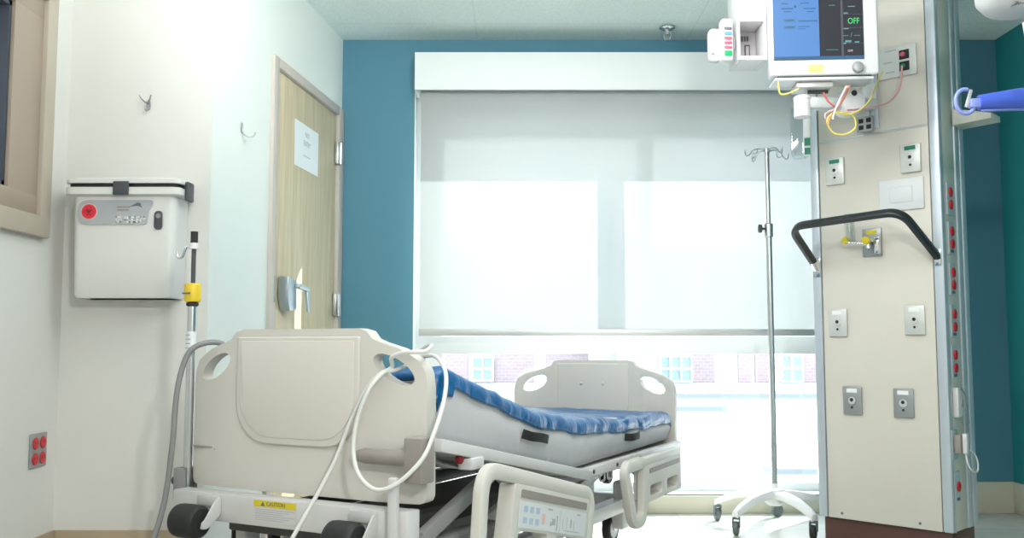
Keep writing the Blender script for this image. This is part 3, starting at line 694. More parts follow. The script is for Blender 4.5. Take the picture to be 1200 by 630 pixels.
ls = MB().slab(rrect(a0 + 0.04, a1 - 0.03, -0.15, -0.07, 0.006), depth=0.0015, to=lambda v: to(v.x, v.z, 0.0205 - v.y)).build('control_label', 'plastic_cool', sr); ls['label'] = 'pale label with blue diagrams'
h = MB()
for i in range(3):
    for j in range(2): h.slab(rrect(a0 + 0.07 + i * 0.042, a0 + 0.095 + i * 0.042, -0.102 - j * 0.034, -0.083 - j * 0.034, 0.003), depth=0.0005, to=lambda v: to(v.x, v.z, 0.0211 - v.y))
h.build('blue_diagrams', 'ink_blue', ls)
MB().slab(rrect(a0 + 0.2, a0 + 0.222, -0.13, -0.098, 0.003), depth=0.0005, to=lambda v: to(v.x, v.z, 0.0211 - v.y)).build('pink_mark', 'ink_pink', ls)
h = MB()
for (p0_, p1_, q0_, q1_) in ((0.24, 0.275, -0.105, -0.098), (0.275, 0.30, -0.16, -0.135), (0.31, 0.318, -0.18, -0.12), (0.262, 0.274, -0.165, -0.148), (0.47, 0.50, -0.105, -0.099), (0.36, 0.363, -0.17, -0.13), (0.39, 0.393, -0.17, -0.12), (0.42, 0.43, -0.16, -0.125), (0.45, 0.453, -0.17, -0.13), (0.37, 0.5, -0.176, -0.173), (0.335, 0.337, -0.185, -0.095)):
    q0_, q1_ = q0_ * 0.8, q1_ * 0.8
    h.slab([(a0 + p0_, q0_), (a0 + p1_, q0_), (a0 + p1_, q1_), (a0 + p0_, q1_)], depth=0.0005, to=lambda v: to(v.x, v.z, 0.0211 - v.y))
h.build('small_lettering', 'ink_faint', ls)
side_rail(1.27, 0.44, R(0.5), 0.66, 0.23, True)
# link arms that carry the rails
for y, za, zc in ((0.45, 0.50, 0.45), (0.8, 0.43, 0.385), (1.55, 0.41, 0.38), (1.8, 0.41, 0.38)): MB().bar((0.44, y, za), (0.505, y, zc), 0.05, 0.02).build('rail_link', 'steel', bed)
# control box and red release knob under the head deck
MB().box(0.43, 0.48, 0.20, 0.275, 0.55, 0.585, 0.005).build('control_box', 'plastic_white', bed)
MB().lathe([(0.008, 0), (0.014, 0.004), (0.014, 0.016), (0.008, 0.02)], (0.445, 0.17, 0.585), 'X', 16).build('release_knob', 'red_dark', bed)
# base frame, lift arms, columns
bs = MB()
for sg in (-1, 1): bs.box(sg * 0.27 - 0.03, sg * 0.27 + 0.03, 0.1, 2.02, 0.16, 0.22, 0.006)
for y in (0.12, 1.95): bs.box(-0.36, 0.36, y, y + 0.07, 0.155, 0.225, 0.006)
bs.build('base_frame', 'bedmetal', bed)
up_ = MB()
for sg in (-1, 1): up_.box(sg * 0.25 - 0.025, sg * 0.25 + 0.025, 0.02, 2.1, 0.35, 0.40, 0.006)
up_.box(-0.28, 0.28, 0.0, 0.05, 0.345, 0.405, 0.006); up_.box(-0.28, 0.28, 2.08, 2.13, 0.345, 0.405, 0.006); up_.box(-0.15, 0.15, 0.3, 1.7, 0.33, 0.37)
up_.build('upper_frame', 'bedgrey', bed)
MB().bar((0.40, 0.05, 0.37), (0.40, 0.45, 0.505), 0.03, 0.045, 0.005).build('lift_arm', 'midgrey', bed)
for sg in (-1, 1):
    MB().bar((sg * 0.3, 0.16, 0.21), (sg * 0.33, 0.8, 0.40), 0.025, 0.05, 0.005).build('lift_arm', 'bedmetal', bed)
    MB().bar((sg * 0.2, 1.2, 0.21), (sg * 0.22, 1.85, 0.37), 0.025, 0.05, 0.005).build('lift_arm', 'bedmetal', bed)
h = MB(); h.box(-0.12, 0.12, 0.5, 1.1, 0.2, 0.31, 0.02); h.build('motor_housing', 'midgrey', bed)
h = MB(); h.cyl((0.0, 0.3, 0.25), (0.05, 1.3, 0.34), 0.025); h.build('actuator', 'bedgrey', bed)
h = MB(); h.box(0.34, 0.41, 0.2, 0.5, 0.29, 0.355, 0.012); h.box(0.405, 0.415, 0.24, 0.30, 0.312, 0.34); h.box(0.405, 0.415, 0.36, 0.44, 0.312, 0.34); h.build('side_tray', 'cord_grey', bed)
h = MB(); h.box(0.02, 0.2, 1.62, 1.78, 0.225, 0.36, 0.02); h.box(0.245, 0.30, 1.86, 1.96, 0.08, 0.30, 0.015); h.build('foot_housing', 'bedmetal', bed)
h = MB(); h.box(-0.28, -0.24, 0.03, 0.1, 0.05, 0.35, 0.005); h.build('head_post', 'bedmetal', bed)
box('brake_bar', 'black', -0.14, -0.12, 0.02, 0.06, 0.1, 0.35, bed, bev=0.003)
h = MB(); h.tube(catmull([(-0.35, 0.1, 0.36), (-0.34, 0.09, 0.28), (-0.36, 0.08, 0.2), (-0.33, 0.1, 0.1)], 5), 0.012, 8); h.build('brake_linkage', 'black', bed)
def caster(x, y, top, r):
    wh = MB().lathe([(r * 0.55, -0.018), (r * 0.8, -0.019), (r * 0.94, -0.017), (r, -0.008), (r, 0.008), (r * 0.94, 0.017), (r * 0.8, 0.019), (r * 0.55, 0.018)], (x, y, r), 'X', 28).build('caster', 'black', bed)
    MB().lathe([(r * 0.2, -0.021), (r * 0.62, -0.0205), (r * 0.66, -0.0195), (r * 0.66, 0.0195), (r * 0.62, 0.0205), (r * 0.2, 0.021)], (x, y, r), 'X', 22).build('wheel_hub', 'plastic_cool', wh)
    h_ = MB()
    for sg in (-1, 1): h_.bar((x + sg * 0.027, y, r), (x + sg * 0.027, y - 0.03, r * 2 + 0.012), 0.007, 0.04)
    h_.box(x - 0.034, x + 0.034, y - 0.06, y + 0.01, r * 2 + 0.006, r * 2 + 0.016, 0.003); h_.cyl((x, y - 0.03, r * 2 + 0.01), (x, y - 0.03, top), 0.016)
    h_.build('caster_fork', 'bedmetal', wh)
for (x, y) in ((-0.31, 0.19), (0.31, 0.19), (-0.31, 1.98), (0.20, 1.95)): caster(x, y, 0.2, 0.068)
rl = MB().lathe([(0.008, -0.02), (0.035, -0.019), (0.04, -0.01), (0.04, 0.01), (0.035, 0.019), (0.008, 0.02)], (0.155, 2.02, 0.30), 'X', 22).build('bumper_roller', 'black', bed)
h = MB(); h.bar((0.13, 2.02, 0.30), (0.09, 2.05, 0.36), 0.03, 0.02); h.build('roller_bracket', 'bedmetal', rl)

# ---- mattress
mt = empty('mattress', (BEDO.x, BEDO.y, 0), -PHI, 'grey mattress with a wrinkled blue top cover on the hospital bed', 'mattress')
TOPZ = [(0.088, 0.81), (0.105, 0.835), (0.15, 0.848), (0.22, 0.832), (0.46, 0.755), (0.72, 0.692), (0.95, 0.652), (1.15, 0.628), (1.5, 0.612), (1.9, 0.602), (2.1, 0.598), (2.16, 0.592), (2.18, 0.575)]
def lerp_tab(tab, y):
    if y <= tab[0][0]: return tab[0][1]
    for (a, b_), (c, d_) in zip(tab, tab[1:]):
        if y <= c:
            t = (y - a) / (c - a); return b_ + (d_ - b_) * t
    return tab[-1][1]
def ztop(y): return sum(lerp_tab(TOPZ, y + o) for o in (-0.04, -0.02, 0, 0.02, 0.04)) / 5 if 0.2 < y < 2.09 else lerp_tab(TOPZ, y)
NY = 130
ys = [0.088 + (2.18 - 0.088) * i / NY for i in range(NY + 1)]
def section(y, off=0.0):
    zt, zb_ = ztop(y) + off, zbot(y) - 0.004
    hw = 0.422 + off
    e_ = min(1, min(y - 0.078, 2.19 - y) / 0.05); hw *= 0.975 + 0.025 * math.sqrt(max(e_, 0))
    r1 = 0.035; pts = []
    # from lower right round the bottom... right side going up, over the top, down the left side
    side = [(hw - 0.03, zb_), (hw - 0.012, zb_ + 0.006), (hw - 0.006, zb_ + 0.03)]
    n1 = 9
    for k in range(1, n1): side.append((hw - 0.006 + 0.010 * math.sin(PI * k / n1), zb_ + 0.03 + (zt - r1 - zb_ - 0.03) * k / n1))
    for k in range(5):
        a = PI / 2 * k / 4; side.append((hw - r1 + r1 * math.cos(a), zt - r1 + r1 * math.sin(a)))
    top = [(hw - r1 - (2 * (hw - r1)) * k / 22, zt) for k in range(1, 22)]
    return side, top
rings = []
for y in ys:
    sd, tp = section(y)
    full = [(x, z) for x, z in sd] + tp + [(-x, z) for x, z in reversed(sd)]
    rings.append([Vector((x + 0.004 * noise.noise((x * 4, y * 9, z * 7)) + 0.005 * noise.noise((x, y * 16, z * 3)), y, z)) for x, z in full])
MB().loft(rings).build('body', 'matt_grey', mt, smooth=60)
rings = []
for y in ys:
    sd, tp = section(y, 0.007)
    hem = ztop(y) - 0.052 - 0.007 * noise.noise((y * 5, 1.7, 0)) - (0.035 if y < 0.17 else 0)
    up = [(x, z) for x, z in sd if z > hem + 0.006]
    kk = len(up)
    hx_ = up[0][0]
    row = [(hx_ + 0.001, hem), (hx_, hem + 0.008)]
    # resample the side to a fixed count
    path = row + up
    acc = [0]
    for (a, b_), (c, d_) in zip(path, path[1:]): acc.append(acc[-1] + math.hypot(c - a, d_ - b_))
    rs = []
    for k in range(12):
        s_ = acc[-1] * k / 11
        for i in range(len(acc) - 1):
            if s_ <= acc[i + 1] + 1e-9:
                t = (s_ - acc[i]) / max(acc[i + 1] - acc[i], 1e-9); rs.append((path[i][0] + (path[i + 1][0] - path[i][0]) * t, path[i][1] + (path[i + 1][1] - path[i][1]) * t)); break
    full = rs + tp + [(-x, z) for x, z in reversed(rs)]
    rings.append([Vector((x + math.copysign(0.004, x) * abs(noise.noise((x * 3, y * 9, z * 6))) * 2.0, y, z + 0.010 * noise.noise((x * 5 + y * 3, y * 6 - x * 4, 1)) + 0.006 * noise.noise((x * 10, y * 12, 5)) + 0.0025 * noise.noise((x * 22 + y * 9, y * 18, 8)))) for x, z in full])
cv = MB().loft(rings, cap=False, closed=False).build('top_cover', 'cover', mt, smooth=80)
sm = cv.modifiers.new('thickness', 'SOLIDIFY'); sm.thickness = 0.003; sm.offset = -1
def strap(y, z, L, drop):
    pts = [(0.438, y - L / 2, z + drop * 0.5 + 0.004), (0.452, y - L * 0.3, z + drop * 0.25), (0.456, y, z), (0.452, y + L * 0.3, z - drop * 0.3), (0.438, y + L / 2, z - drop * 0.5 + 0.0)]
    MB().tube(catmull(pts, 5), 0.01, 12, flat=(0.016, 0.003)).build('carry_handle', 'black', mt)
strap(0.70, 0.603, 0.19, 0.032); strap(1.62, 0.53, 0.16, -0.002)

# ---- infusion pole stuck in the bed corner
bp = empty('bed_pole', tuple((Matrix.Translation((BEDO.x, BEDO.y, 0)) @ Matrix.Rotation(-PHI, 4, 'Z') @ Vector((-0.485, 0.022, -0.028)))), -PHI, 'thin telescopic pole with yellow collar standing at the head corner of the bed', 'pole')
MB().cyl((0, 0, 0.47), (0, 0, 1.075), 0.0145, n=16).build('lower_tube', 'steel', bp)
cl2 = MB().lathe([(0.0155, 0.925), (0.0155, 0.99)], n=16).build('tube_label', 'paper', bp)
h = MB()
for k in range(4): h.box(-0.01, 0.012 - 0.003 * (k % 2), -0.0162, -0.0152, 0.935 + 0.014 * k, 0.938 + 0.014 * k)
h.build('small_lettering', 'ink_faint', cl2)
MB().cyl((0, 0, 1.075), (0, 0, 1.30), 0.0075, n=12).build('upper_rod', 'darkgrey', bp)
yk = MB().lathe([(0.016, 1.086), (0.025, 1.088), (0.027, 1.095), (0.027, 1.14), (0.025, 1.147), (0.012, 1.149)], n=20).build('twist_collar', 'yellow', bp)
MB().box(-0.018, 0.018, -0.0285, -0.0262, 1.112, 1.117).build('arrow_mark', 'ink', yk)
MB().lathe([(0.014, 1.072), (0.02, 1.075), (0.02, 1.084), (0.014, 1.086)], n=18).build('lock_ring', 'black', bp)
MB().cyl((0, 0, 1.275), (0, 0, 1.32), 0.012, n=14).build('end_cap', 'black', bp)
hk = MB().lathe([(0.0145, 1.262), (0.0145, 1.282)], n=16).build('hook_band', 'white', bp)
h = MB(); h.tube(catmull([(-0.014, 0, 1.272), (-0.03, -0.005, 1.268), (-0.036, -0.008, 1.25), (-0.045, -0.01, 1.235), (-0.06, -0.01, 1.235), (-0.067, -0.01, 1.255)], 5), 0.004, 8); h.build('hook', 'chrome', hk)
MB().box(-0.034, 0.016, -0.03, -0.018, 0.45, 0.55, 0.004).box(-0.034, 0.016, 0.018, 0.028, 0.45, 0.55, 0.003).box(-0.034, -0.02, -0.018, 0.018, 0.45, 0.55, 0.002).build('clamp', 'midgrey', bp)
MB().cyl((-0.036, 0, 0.505), (-0.06, 0, 0.505), 0.014, n=12).build('clamp_knob', 'darkgrey', bp)

# ---- cables on the bed
def bedw(p_): return Matrix.Translation((BEDO.x, BEDO.y, 0)) @ Matrix.Rotation(-PHI, 4, 'Z') @ Vector(p_)
def cable(name, pts, r, mat, label, cat, n=10):
    W_ = [bedw(p_) for p_ in pts]
    o = MB().tube(catmull(W_, 10), r, n).build(name, mat); return tag(o, label, cat)
cable('coiled_cord', [(-0.16, -0.24, 0.007), (-0.02, -0.22, 0.02), (0.06, -0.20, 0.26), (0.12, -0.15, 0.40), (0.17, -0.06, 0.57), (0.215, -0.035, 0.70), (0.265, -0.03, 0.79), (0.312, -0.022, 0.838),
                      (0.330, 0.02, 0.846), (0.338, 0.075, 0.862), (0.36, 0.10, 0.90), (0.395, 0.09, 0.915), (0.43, 0.055, 0.915), (0.445, 0.0, 0.900), (0.42, -0.02, 0.898), (0.38, -0.022, 0.895), (0.345, -0.02, 0.882),
                      (0.325, 0.01, 0.855), (0.318, -0.03, 0.835), (0.295, -0.06, 0.79), (0.27, -0.075, 0.71), (0.265, -0.085, 0.63), (0.295, -0.10, 0.565), (0.36, -0.115, 0.53), (0.425, -0.112, 0.545), (0.485, -0.075, 0.61), (0.50, -0.03, 0.69), (0.49, 0.03, 0.77), (0.465, 0.075, 0.84), (0.42, 0.09, 0.885), (0.37, 0.088, 0.882), (0.34, 0.082, 0.875)],
      0.0062, 'cord_white', 'white cord coiled over the headboard handhold and trailing to the floor', 'cord')
cable('hose', [(-0.25, 0.42, 0.80), (-0.30, 0.28, 0.842), (-0.34, 0.17, 0.872), (-0.365, 0.095, 0.895), (-0.385, 0.05, 0.924), (-0.41, 0.0, 0.922), (-0.432, -0.035, 0.895), (-0.445, -0.055, 0.83), (-0.448, -0.07, 0.74), (-0.447, -0.08, 0.60), (-0.45, -0.105, 0.42), (-0.46, -0.16, 0.25), (-0.465, -0.21, 0.08), (-0.45, -0.25, 0.012), (-0.38, -0.33, 0.010)],
      0.009, 'cord_grey', 'grey hose hanging past the thin pole at the bed corner', 'hose')

# ================================================================== IV STAND
IVY = 4.84; p = at(905.5, 480, IVY)
iv = empty('iv_stand', (p.x, IVY, 0), 0, 'tall steel drip stand on five white wheeled legs before the window', 'drip stand')
zt = at(902, 176, IVY).z; zk = at(905, 268, IVY).z
MB().cyl((0, 0, 0.17), (0, 0, zk - 0.04), 0.0155, n=18).build('lower_tube', 'iv_steel', iv)
MB().cyl((0, 0, zk - 0.04), (0, 0, zt), 0.0115, n=16).build('upper_tube', 'iv_steel', iv)
MB().lathe([(0.017, zk - 0.045), (0.022, zk - 0.04), (0.022, zk + 0.025), (0.0125, zk + 0.03)], n=18).build('lock_collar', 'iv_steel', iv)
h = MB(); h.cyl((-0.02, -0.005, zk), (-0.035, -0.008, zk), 0.006, n=10); h.lathe([(0.01, -0.055), (0.022, -0.053), (0.022, -0.04), (0.012, -0.035)], (0, -0.008, zk), 'X', 14); h.build('lock_knob', 'darkgrey', iv)
for k in range(4):
    a = R(20 + 90 * k); ca, sa = math.cos(a), math.sin(a)
    pts = [(0.01, zt - 0.006), (0.05, zt + 0.004), (0.085, zt - 0.006), (0.105, zt - 0.03), (0.122, zt - 0.038), (0.134, zt - 0.025), (0.132, zt - 0.008)]
    h = MB(); h.tube(catmull([(r_ * ca, r_ * sa, z_) for r_, z_ in pts], 5), 0.0028, 8)
    h.tube(catmull([(0.06 * ca, 0.06 * sa, zt + 0.003), (0.075 * ca - 0.02 * sa, 0.075 * sa + 0.02 * ca, zt - 0.02), (0.095 * ca - 0.02 * sa, 0.095 * sa + 0.02 * ca, zt - 0.028), (0.105 * ca - 0.01 * sa, 0.105 * sa + 0.01 * ca, zt - 0.012)], 5), 0.0022, 6)
    h.build('bag_hook', 'iv_steel', iv)
MB().lathe([(0.013, zt - 0.012), (0.017, zt - 0.01), (0.017, zt + 0.006), (0.01, zt + 0.01)], n=16).build('top_cap', 'iv_steel', iv)
MB().lathe([(0.03, 0.11), (0.055, 0.13), (0.058, 0.165), (0.05, 0.19), (0.024, 0.2), (0.018, 0.22)], n=24).build('hub', 'white', iv)
for k in range(5):
    a = R(146 + 72 * k); ca, sa = math.cos(a), math.sin(a)
    prof = [(0.045, 0.168), (0.12, 0.163), (0.2, 0.148), (0.27, 0.122), (0.315, 0.098)]
    rings = []
    for i, (r_, z_) in enumerate(prof):
        hw, hh2 = 0.03 - 0.003 * i, 0.019 - 0.001 * i
        rings.append([Vector((r_ * ca - t_ * sa, r_ * sa + t_ * ca, z_ + v_)) for t_, v_ in ((hw, -hh2), (hw, hh2 * 0.4), (hw * 0.7, hh2), (-hw * 0.7, hh2), (-hw, hh2 * 0.4), (-hw, -hh2))])
    leg = MB().loft(rings).build('leg', 'white', iv)
    cx_, cy_ = 0.305 * ca, 0.305 * sa
    wa = a + (0.5 if k % 2 else -0.9)
    Mx = Matrix.Translation((cx_, cy_, 0.034)) @ Matrix.Rotation(wa, 4, 'Z')
    wh = MB().lathe([(0.012, -0.012), (0.03, -0.012), (0.034, -0.007), (0.034, 0.007), (0.03, 0.012), (0.012, 0.012)], (0.012, 0, 0), 'Y', 20, Mx).build('caster', 'black' if k == 2 else 'grey_wheel', leg)
    h = MB(); h.box(-0.012, 0.022, -0.018, -0.0135, 0.0, 0.046, 0.002, 1, Mx); h.box(-0.012, 0.022, 0.0135, 0.018, 0.0, 0.046, 0.002, 1, Mx); h.box(-0.014, 0.014, -0.018, 0.018, 0.04, 0.052, 0.002, 1, Mx)
    h.build('caster_fork', 'grey_wheel', leg)

# ================================================================== SERVICE COLUMN
CO = Vector((at(954, 350, 4.4).x, 4.4, 0)); A45 = -PI / 4
def cf(px, py): return on_plane(px, py, CO, A45)
WF = cf(1108, 350)[0]
CS = CO + Vector((math.cos(A45), math.sin(A45), 0)) * WF
def cs(px, py): return on_plane(px, py, CS, A45 + PI / 2)     # local (y, z) on the side face
WD = cs(1136, 350)[0]
zb1 = cf(960, 604)[1]; zsm = cf(1020, 157)[1]
co = empty('service_column', (CO.x, CO.y, 0), A45, 'floor-to-ceiling cream medical supply column with gas outlets and black grab rail', 'supply column', kind='thing')
MB().box(0.015, WF - 0.012, 0.015, WD - 0.01, 0.0, zb1, 0.006).build('kick_base', 'brown', co)
MB().box(0.03, WF - 0.03, 0.02, WD - 0.01, zb1 + 0.001, CEIL - 0.003).build('core', 'alu_dark', co)
xl, xr = cf(963.5, 350)[0], cf(1096, 350)[0]
MB().box(xl + 0.004, xr - 0.004, -0.001, 0.019, zb1 + 0.002, zsm - 0.004, 0.002).build('lower_panel', 'panel', co)
MB().box(xl + 0.004, xr - 0.004, -0.001, 0.019, zsm + 0.004, CEIL - 0.004, 0.002).build('upper_panel', 'panel', co)
MB().box(xl + 0.004, xr - 0.004, 0.0, 0.018, zsm - 0.0035, zsm + 0.0035).build('seam_strip', 'alu', co)
MB().box(0.0, xl, -0.006, 0.06, zb1 + 0.002, CEIL - 0.003, 0.004).box(0.0, 0.02, 0.06, WD, zb1 + 0.002, CEIL - 0.003, 0.003).build('edge_profile', 'alu', co)
MB().box(xr, WF, -0.006, 0.03, zb1 + 0.002, CEIL - 0.003, 0.006).build('edge_profile', 'alu', co)
y1_, y2_, y3_ = cs(1112, 400)[0], cs(1127.5, 400)[0], WD
MB().box(WF - 0.028, WF - 0.002, 0.032, y1_, zb1 + 0.002, CEIL - 0.003, 0.002).build('side_trunking', 'alu', co)
MB().box(WF - 0.028, WF - 0.006, y1_ + 0.003, y2_, zb1 + 0.002, CEIL - 0.003, 0.002).build('side_panel', 'panel', co)
MB().box(WF - 0.028, WF, y2_ + 0.003, y2_ + (y3_ - y2_) * 0.45, zb1 + 0.002, CEIL - 0.003, 0.003).box(WF - 0.028, WF + 0.002, y2_ + (y3_ - y2_) * 0.55, y3_, zb1 + 0.002, CEIL - 0.003, 0.003).build('edge_profile', 'alu', co)
h = MB()
for (px, py) in ((987, 601), (1078.5, 613)):
    a, b_ = cf(px, py); h.cyl((a, -0.003, b_), (a, 0.0, b_), 0.006, n=10)
h.build('screws', 'alu_dark', co)
# gas outlets
def gas(px, py, kind):
    a, b_ = cf(px, py); w2, h2 = 0.044, 0.063
    pm_ = {'green': 'plate_light', 'pale': 'plate_light', 'dark': 'pewter', 'yellow': 'pewter'}[kind]
    o = MB().box(a - w2, a + w2, -0.014, -0.0015, b_ - h2, b_ + h2, 0.004).build('gas_outlet', pm_, co)
    o['label'] = {'green': 'outlet plate with a green label', 'pale': 'pale steel outlet plate', 'dark': 'dark steel outlet plate', 'yellow': 'outlet plate with a yellow label'}[kind]
    box('label_strip', {'green': 'green', 'yellow': 'yellow_label'}.get(kind, 'white_print'), a - 0.024, a + 0.024, -0.0155, -0.0142, b_ + 0.036, b_ + 0.054, o)
    MB().lathe([(0.017, -0.0142), (0.017, -0.017), (0.012, -0.018)], (a, 0, b_ + 0.0), 'Y', 18).build('port', 'plate_light' if kind != 'yellow' else 'brass', o)
    h_ = MB()
    if kind != 'yellow':
        h_.cyl((a, -0.019, b_ + 0.004), (a, -0.0175, b_ + 0.004), 0.008, n=12); h_.build('port_hole', 'black', o)
        MB().cyl((a, -0.0165, b_ - 0.03), (a, -0.0142, b_ - 0.03), 0.0055, n=10).build('key_hole', 'black', o)
    return a, b_, o
for (px, py, k) in ((979.5, 201, 'green'), (1068, 185.5, 'green'), (983, 378, 'pale'), (1073, 375, 'pale'), (1000, 469, 'dark'), (1060, 472, 'dark')): gas(px, py, k)
ga, gb, go = gas(1023, 284, 'yellow')
a, b_ = cf(1057, 228)
bk = MB().box(a - 0.098, a + 0.098, -0.011, -0.0015, b_ - 0.07, b_ + 0.07, 0.004).build('blank_plate', 'plastic_cool', co)
MB().box(a - 0.05, a + 0.05, -0.0135, -0.0112, b_ - 0.035, b_ + 0.035, 0.002).build('cover_flap', 'plastic_cool', bk)
a, b_ = cf(1052, 73)
dp = MB().box(a - 0.086, a + 0.086, -0.012, -0.0015, b_ - 0.07, b_ + 0.07, 0.003).build('data_plate', 'plate_light', co); dp['label'] = 'steel plate with two dark sockets'
DP = (a, b_)
for dz, m_ in ((0.026, 'pink_socket'), (-0.026, 'green')):
    o = MB().box(a + 0.012, a + 0.056, -0.0135, -0.0122, b_ + dz - 0.021, b_ + dz + 0.021, 0.001).build('data_socket', 'black', dp)
    MB().lathe([(0.011, -0.0137), (0.011, -0.022), (0.006, -0.024)], (a + 0.03, 0, b_ + dz), 'Y', 14).build('plug', m_, o)
h = MB()
for (q0, q1, q2) in ((-0.05, 0.0, 0.052), (-0.06, -0.02, 0.0), (-0.05, -0.01, -0.045)): h.box(a + q0, a + q1, -0.0126, -0.0121, b_ + q2, b_ + q2 + 0.005)
h.build('small_lettering', 'ink_faint', dp)
# equipment rail above the seam
ra = cf(1024, 120)[0]; rz = cf(1024, 151)[1]
MB().box(ra - 0.03, ra + 0.025, -0.016, -0.002, rz, CEIL - 0.01, 0.002).box(ra - 0.02, ra - 0.01, -0.026, -0.0162, rz, CEIL - 0.01).box(ra + 0.004, ra + 0.014, -0.026, -0.0162, rz, CEIL - 0.01).build('equipment_rail', 'alu', co)
a, b_ = cf(1019, 146)
sb = MB().box(a - 0.04, a + 0.035, -0.05, -0.028, b_ - 0.04, b_ + 0.03, 0.004).build('rail_socket', 'pewter', co)
h = MB()
for i in range(2):
    for j in range(2): h.box(a - 0.028 + 0.035 * i, a - 0.006 + 0.035 * i, -0.0515, -0.0502, b_ - 0.03 + 0.03 * j, b_ - 0.01 + 0.03 * j)
h.build('socket_holes', 'black', sb)
# grab rail
g0 = cf(962, 312); g1 = cf(1101, 301)
zL, zR = 1.285, 1.30
rail_pts = fillet([(0.022, -0.014, zL), (0.0, -0.21, 1.455), (WF - 0.085, -0.22, 1.475), (WF - 0.022, -0.014, zL + 0.01)], 0.07, 8)
gr = MB().tube(rail_pts, 0.018, 14, flat=(0.019, 0.013)).build('grab_rail', 'blackgloss', co)
MB().cyl((0.022, -0.04, zL + 0.024), (0.022, -0.006, zL - 0.008), 0.021, n=14).box(0.004, 0.04, -0.012, -0.007, zL - 0.05, zL + 0.04, 0.002).build('rail_mount', 'chrome', gr)
MB().box(WF - 0.036, WF - 0.008, -0.012, -0.007, zL - 0.03, zL + 0.04, 0.002).build('rail_mount', 'chrome', gr)
# side outlets
def side_outlet(py, px, n, tall=0.07):
    a, b_ = cs(px, py)
    hw = 0.030
    def fx(v): return (WF - 0.0055 + v.y, a + v.x, v.z)
    o = MB().slab(rrect(a - hw, a + hw, b_ - tall, b_ + tall, 0.003), depth=0.006, bev=0.001, to=lambda v: (WF - 0.0055 + v.y, v.x, v.z)).build('power_outlet', 'alu', co)
    for k in range(n):
        zz = b_ + (0.03 - 0.055 * k if n == 2 else 0.0)
        s_ = MB().slab(ell(a + 0.004, zz, 0.017, 0.021, n=16), depth=0.007, bev=0.001, to=lambda v: (WF + 0.0005 + v.y, v.x, v.z)).build('socket', 'red', o)
        MB().box(WF + 0.0076, WF + 0.0084, a - 0.003, a + 0.0, zz - 0.004, zz + 0.009).box(WF + 0.0076, WF + 0.0084, a + 0.009, a + 0.012, zz - 0.004, zz + 0.009).build('slots', 'red_dark', s_)
    if py > 240: MB().box(WF + 0.0006, WF + 0.0016, a - 0.015, a + 0.02, b_ - tall + 0.008, b_ - tall + 0.02).build('circuit_tag', 'ink', o)
for py, px in ((233, 1113), (279, 1115), (327, 1116.5), (376, 1118), (424, 1119)): side_outlet(py, px, 2)
side_outlet(570, 1122.5, 1, 0.065)
a, b_ = cs(1121.5, 471)
sw = MB().box(WF - 0.005, WF + 0.018, a - 0.034, a + 0.03, b_ - 0.062, b_ + 0.062, 0.004).build('switch_box', 'plastic_white', co)
MB().box(WF + 0.0182, WF + 0.024, a - 0.006, a + 0.006, b_ - 0.02, b_ + 0.012, 0.002).build('switch', 'midgrey', sw)
a, b_ = cs(1119, 521)
o = MB().box(WF - 0.005, WF + 0.002, a - 0.036, a + 0.03, b_ - 0.062, b_ + 0.062, 0.002).build('power_outlet', 'alu', co)
pl = empty('power_adapter', (CO.x, CO.y, 0), A45, 'grey and white power adapter plugged in low on the column side', 'adapter')
MB().box(WF + 0.003, WF + 0.03, a - 0.02, a + 0.022, b_ - 0.035, b_ + 0.045, 0.004).build('body', 'taupe', pl)
MB().box(WF + 0.031, WF + 0.05, a - 0.004, a + 0.024, b_ - 0.035, b_ + 0.05, 0.004).build('cap', 'plastic_white', pl)
MB().tube(catmull([(WF + 0.04, a + 0.01, b_ - 0.036), (WF + 0.05, a - 0.0, b_ - 0.075), (WF + 0.06, a + 0.02, b_ - 0.105), (WF + 0.065, a + 0.06, b_ - 0.11), (WF + 0.06, a + 0.085, b_ - 0.08), (WF + 0.055, a + 0.075, b_ - 0.045), (WF + 0.052, a + 0.03, b_ - 0.02)], 7), 0.0035, 8).build('lead', 'cord_white', pl)
cd_ = MB().tube(catmull([Vector((WF + 0.025, a + 0.02, b_ + 0.24)), Vector((WF + 0.03, a + 0.06, b_ + 0.2)), Vector((WF + 0.02, a + 0.1, b_ + 0.1)), Vector((WF + 0.012, a + 0.115, b_ + 0.0)), Vector((WF + 0.012, a + 0.10, b_ - 0.03))], 8), 0.003, 8).build('thin_cable', 'cord_grey')
cd_.location = (CO.x, CO.y, 0); cd_.rotation_euler = (0, 0, A45); tag(cd_, 'thin grey cable hanging from the white switch box on the column side', 'cable')
# bracket on the column side behind the blue arm
def wx(px, py, Y): return at(px, py, Y)
bkt = MB()
bkt.slab([(0, 0), (0.17, 0.03), (0.17, 0.055), (0, 0.075)], depth=0.12, bev=0.004, to=lambda v: (WF + 0.003 + v.x * 0.75, WD - 0.13 + v.y + v.x * 0.62, 1.885 + v.z))
bkt.build('side_bracket', 'panel', co)

